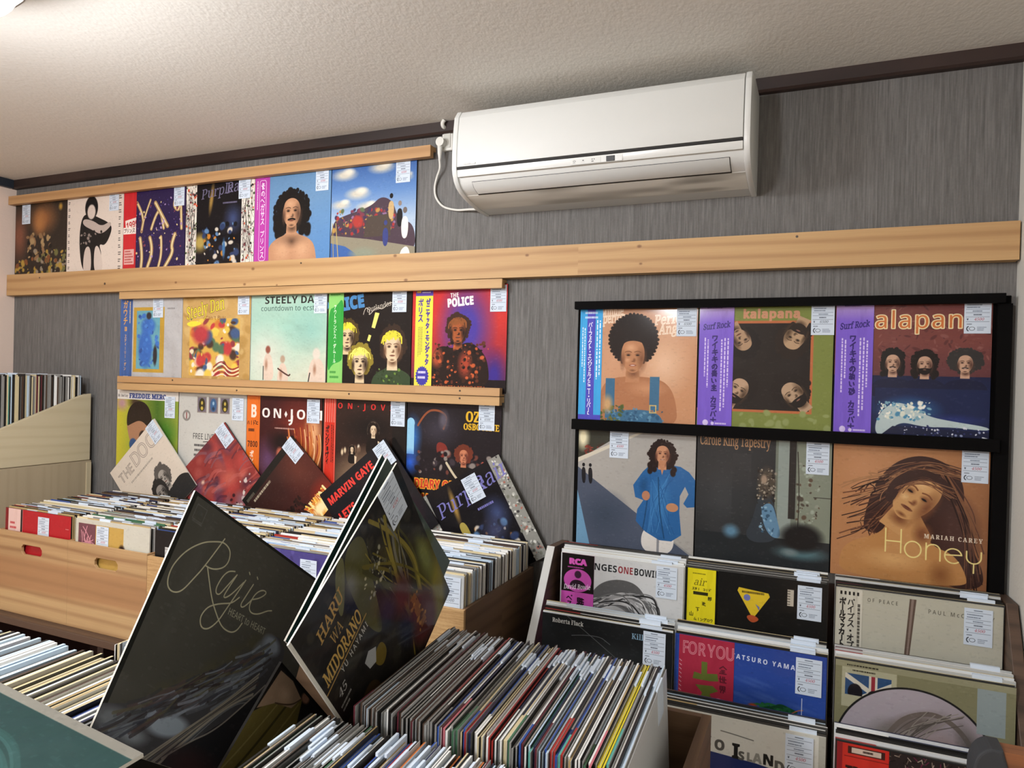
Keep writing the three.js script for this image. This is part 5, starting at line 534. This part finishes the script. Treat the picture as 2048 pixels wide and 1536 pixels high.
// back row of the island, inks dulled at its shaded start, whiter towards the right to mimic its light
for (let i = 0; i < 103; i++) {
  const f = i / 102, x = 0.0405 + f * 0.372, w = f < 0.3 ? { dark: 5, brown: 5, grey: 4, maroon: 2, tan: 2, white: 1, green: 0.7 } : f < 0.6 ? { dark: 5, white: 4, grey: 4, cream: 2, navy: 2, blue: 1.6, red: 1, green: 1, brown: 1 } : { dark: 5, white: 9, grey: 2, blue: 2.2, navy: 1.6, red: 1.4, tan: 1.4, cream: 1.6, teal: 1.4, maroon: 0.8, orange: 0.6, pale: 2 };
  let ink = pickW(w), obi = rnd() < 0.42 ? pickW(f < 0.35 ? { grey: 4, brown: 2, maroon: 2, tan: 2, pale: 1 } : { white: 4, blue: 3, red: 3, cream: 3, maroon: 2, teal: 1.5, orange: 1.5, pink: 1, yellow: 0.7, green: 1 }) : 0;
  if (i > 92 && i < 96) { ink = 'yellow'; obi = 0; } if (i === 91) { ink = 'tan'; obi = 'pink'; } if (i === 84) { ink = 'tan'; obi = 0; } if (i > 99) { ink = i === 102 ? 'grey' : 'pale'; obi = 0; }
  if (obi === ink) obi = 0; const lean = Math.max(0, (f - 0.85) / 0.15) * 0.055, y = 0.794 + (rnd() - 0.5) * 0.006;
  spine({ row: 'A', ink, obi, len: Math.floor(rnd() * 3), tag: rnd() < 0.5 ? -0.125 + rnd() * 0.055 : 0, tagUp: 0.001 + rnd() * 0.002, p: [x + Math.sin(lean) * SL * 0.98, y, 0.925 + (rnd() - 0.5) * 0.01], ry: 0.088 - 0.036 * f, lean, group: 'records filed in the back row of the island bin' });
}
for (let i = 0; i < 82; i++) {
  const f = i / 81, x = 0.033 + f * 0.318, w = f < 0.3 ? { dark: 5, grey: 5, brown: 2, tan: 1, green: 1, white: 1 } : { dark: 4, white: 6, pale: 3, blue: 2.4, navy: 1, red: 1.4, maroon: 1, cream: 2, tan: 1, grey: 2, orange: 0.6 };
  const ink = pickW(w); let obi = rnd() < 0.35 ? pickW({ white: 3, blue: 2, red: 2, cream: 2, maroon: 1, orange: 1, teal: 1 }) : 0; if (obi === ink) obi = 0;
  spine({ row: 'B', ink, obi, len: Math.floor(rnd() * 3), tag: rnd() < 0.6 ? -0.135 + rnd() * 0.05 : 0, tagUp: 0.001 + rnd() * 0.003, p: [x, 0.793 + (rnd() - 0.5) * 0.008, 1.284 + (rnd() - 0.5) * 0.012], ry: 0.085 - 0.03 * f, group: 'records filed in the near row of the island bin' });
}
for (let i = 0; i < 31; i++) {
  const f = i / 30, x = -0.422 + f * 0.208, ink = f > 0.8 ? pickW({ navy: 2, white: 3, blue: 2, grey: 2 }) : pickW({ cream: 7, tan: 4, white: 2, brown: 1.4, dark: 0.8, maroon: 0.5 });
  spine({ row: 'C', ink, obi: rnd() < 0.3 ? 'brown' : 0, thick: 1, tag: 0, p: [x, 0.793 + (rnd() - 0.5) * 0.008, 1.276 + (rnd() - 0.5) * 0.01], ry: 0.04 + 0.03 * (1 - f), group: 'records filed in the bin corner beside the teal sleeve' });
}
for (let i = 0; i < 6; i++) spine({ row: 'D', ink: ['white', 'cream', 'dark', 'navy', 'white', 'grey'][i], obi: i === 3 ? 'pale' : 0, thick: i % 2, tag: i === 4 ? 0.1 : 0, p: [-0.415 + i * 0.0078, 0.7945 + 0.003 * (i % 3), 0.925], ry: 0.05, group: 'records at the bin end behind the big black sleeve' });
for (const k in rows) {
  const tot = {}, n = {}; for (const [, w] of rows[k]) tot[w] = (tot[w] || 0) + 1;
  rows[k].forEach(([g, w]) => { n[w] = (n[w] || 0) + 1; g.userData.label = tot[w] === 1 ? 'the only ' + w + ' ' + rowWords[k] : ordinal(n[w]) + ' ' + w + ' from the left ' + rowWords[k]; });
}
// records behind each front in the stepped rack
const behindWord = [['a pink strip', 'a yellow triangle', 'cream cover and thin capitals'], ['dark cover and serif lettering', 'a green shrub', 'the round picture disc'], [0, 'cut-out capitals', 'a scarlet strip']];
for (const [r, k] of [[0, 0], [0, 1], [0, 2], [1, 0], [1, 1], [1, 2], [2, 1], [2, 2]]) for (let i = 0; i < 5; i++) {
  const ink = pickW({ white: 6, cream: 3, grey: 3, dark: 3, pale: 1, maroon: 0.6, navy: 0.6 }), z = stepZ[r][k] - 0.0085 - i * 0.0066;
  const g = spine({ row: 'R', ink, obi: rnd() < 0.4 ? pickW({ red: 2, tan: 2, maroon: 1, white: 2, brown: 1 }) : 0, tag: rnd() < 0.75 ? -0.12 + rnd() * 0.02 : 0, tagUp: 0.0015 + rnd() * 0.003, len: Math.floor(rnd() * 3), thick: 1, p: [rackX[k] + (rnd() - 0.5) * 0.005, stepY[r] + 0.002 + i * 0.0042 + rnd() * 0.002, z], ry: -Math.PI / 2, group: 'records behind the fronts of the stepped rack' });
  g.userData.label = (WORD[ink] || ink) + '-edged record, ' + ordinal(i + 1) + ' behind the rack record with ' + behindWord[r][k];
}
// everything else filed too far away or too thin to pick apart: one mass
{
  const P3 = [], N3 = [], C3 = [], I3 = [], col = new THREE.Color();
  const add = (cx, cy, cz, w, h, d, ry, hex) => {
    const g = box(w, h, d); if (ry) g.rotateY(ry); g.translate(cx, cy, cz); const b = P3.length / 3, p = g.attributes.position.array, n = g.attributes.normal.array; col.set(hex);
    for (let i = 0; i < p.length; i++) { P3.push(p[i]); N3.push(n[i]); } for (let i = 0; i < p.length / 3; i++) C3.push(col.r, col.g, col.b); for (const q of g.index.array) I3.push(q + b);
  };
  for (let k = 0; k < 5; k++) for (let z = 0.0615; z < CZ1 - 0.022; z += 0.0037) {
    const bright = k > 1, ink = pickW(bright ? { white: 9, grey: 3, dark: 3, cream: 3, tan: 1, pale: 2, navy: 0.8, brown: 0.8, maroon: 0.4 } : { white: 4, grey: 4, dark: 4, brown: 3, cream: 3, tan: 2, pale: 1, navy: 0.8, green: 0.4 });  // whiter palette paints in the strong light on the right-hand crates
    const xm = (CR[k] + CR[k + 1]) / 2 + (rnd() - 0.5) * 0.006, h = 0.306 + rnd() * 0.008, y = CY0 + 0.0085 + h / 2;
    add(xm, y, z, 0.304, h, 0.0027, 0, INK[ink]);
    if (rnd() < 0.45) { const l = 0.04 + rnd() * 0.06; add(xm - 0.152 + l / 2, y + 0.0004, z, l, h + 0.0006, 0.0032, 0, INK[pickW({ white: 4, tan: 2, dark: 2, red: 1, blue: 1, cream: 2, green: 0.5 })]); }
    if (rnd() < 0.5) add(xm + (rnd() - 0.3) * 0.16, y + 0.002, z, 0.045, h + 0.002, 0.0034, 0, 0xcfdcea);
  }
  for (let z = 0.05; z < 0.53; z += 0.0046) { const h = 0.302 + rnd() * 0.01; add(-2.107 + (rnd() - 0.5) * 0.006, 1.2085 + h / 2, z, 0.304, h, 0.0036, 0, INK[pickW({ grey: 6, dark: 4, white: 2, brown: 2, cream: 2, maroon: 0.7, teal: 0.5, pale: 0.6 })]); if (rnd() < 0.3) add(-2.02, 1.2085 + h / 2 + 0.002, z, 0.05, h + 0.002, 0.0042, 0, 0xcfdcea); }
  for (let x = -0.9; x < -0.432; x += 0.0066) add(x, 0.794 + 0.157 + (rnd() - 0.5) * 0.01, 1.278, 0.0056, SL, SL, 0.05, INK[pickW({ white: 5, pale: 3, navy: 1, dark: 2, cream: 2, red: 0.6 })]);
  for (let x = 0.358; x < 0.44; x += 0.0042) add(x, 0.794 + 0.157 + (rnd() - 0.5) * 0.006, 1.284, 0.0031, SL, SL, 0.055, INK[pickW({ white: 4, dark: 3, blue: 1, red: 1, grey: 2 })]);
  const g = new THREE.BufferGeometry(); g.setAttribute('position', new THREE.Float32BufferAttribute(P3, 3)); g.setAttribute('normal', new THREE.Float32BufferAttribute(N3, 3)); g.setAttribute('color', new THREE.Float32BufferAttribute(C3, 3)); g.setIndex(I3);
  const m = part('stored_records', g, std({ vertexColors: true, roughness: 0.5 }), scene); tag(m, 'hundreds of records packed edge-on in the wooden crates', 'records'); m.userData.kind = 'stuff';
}
renderer.render(scene, camera);
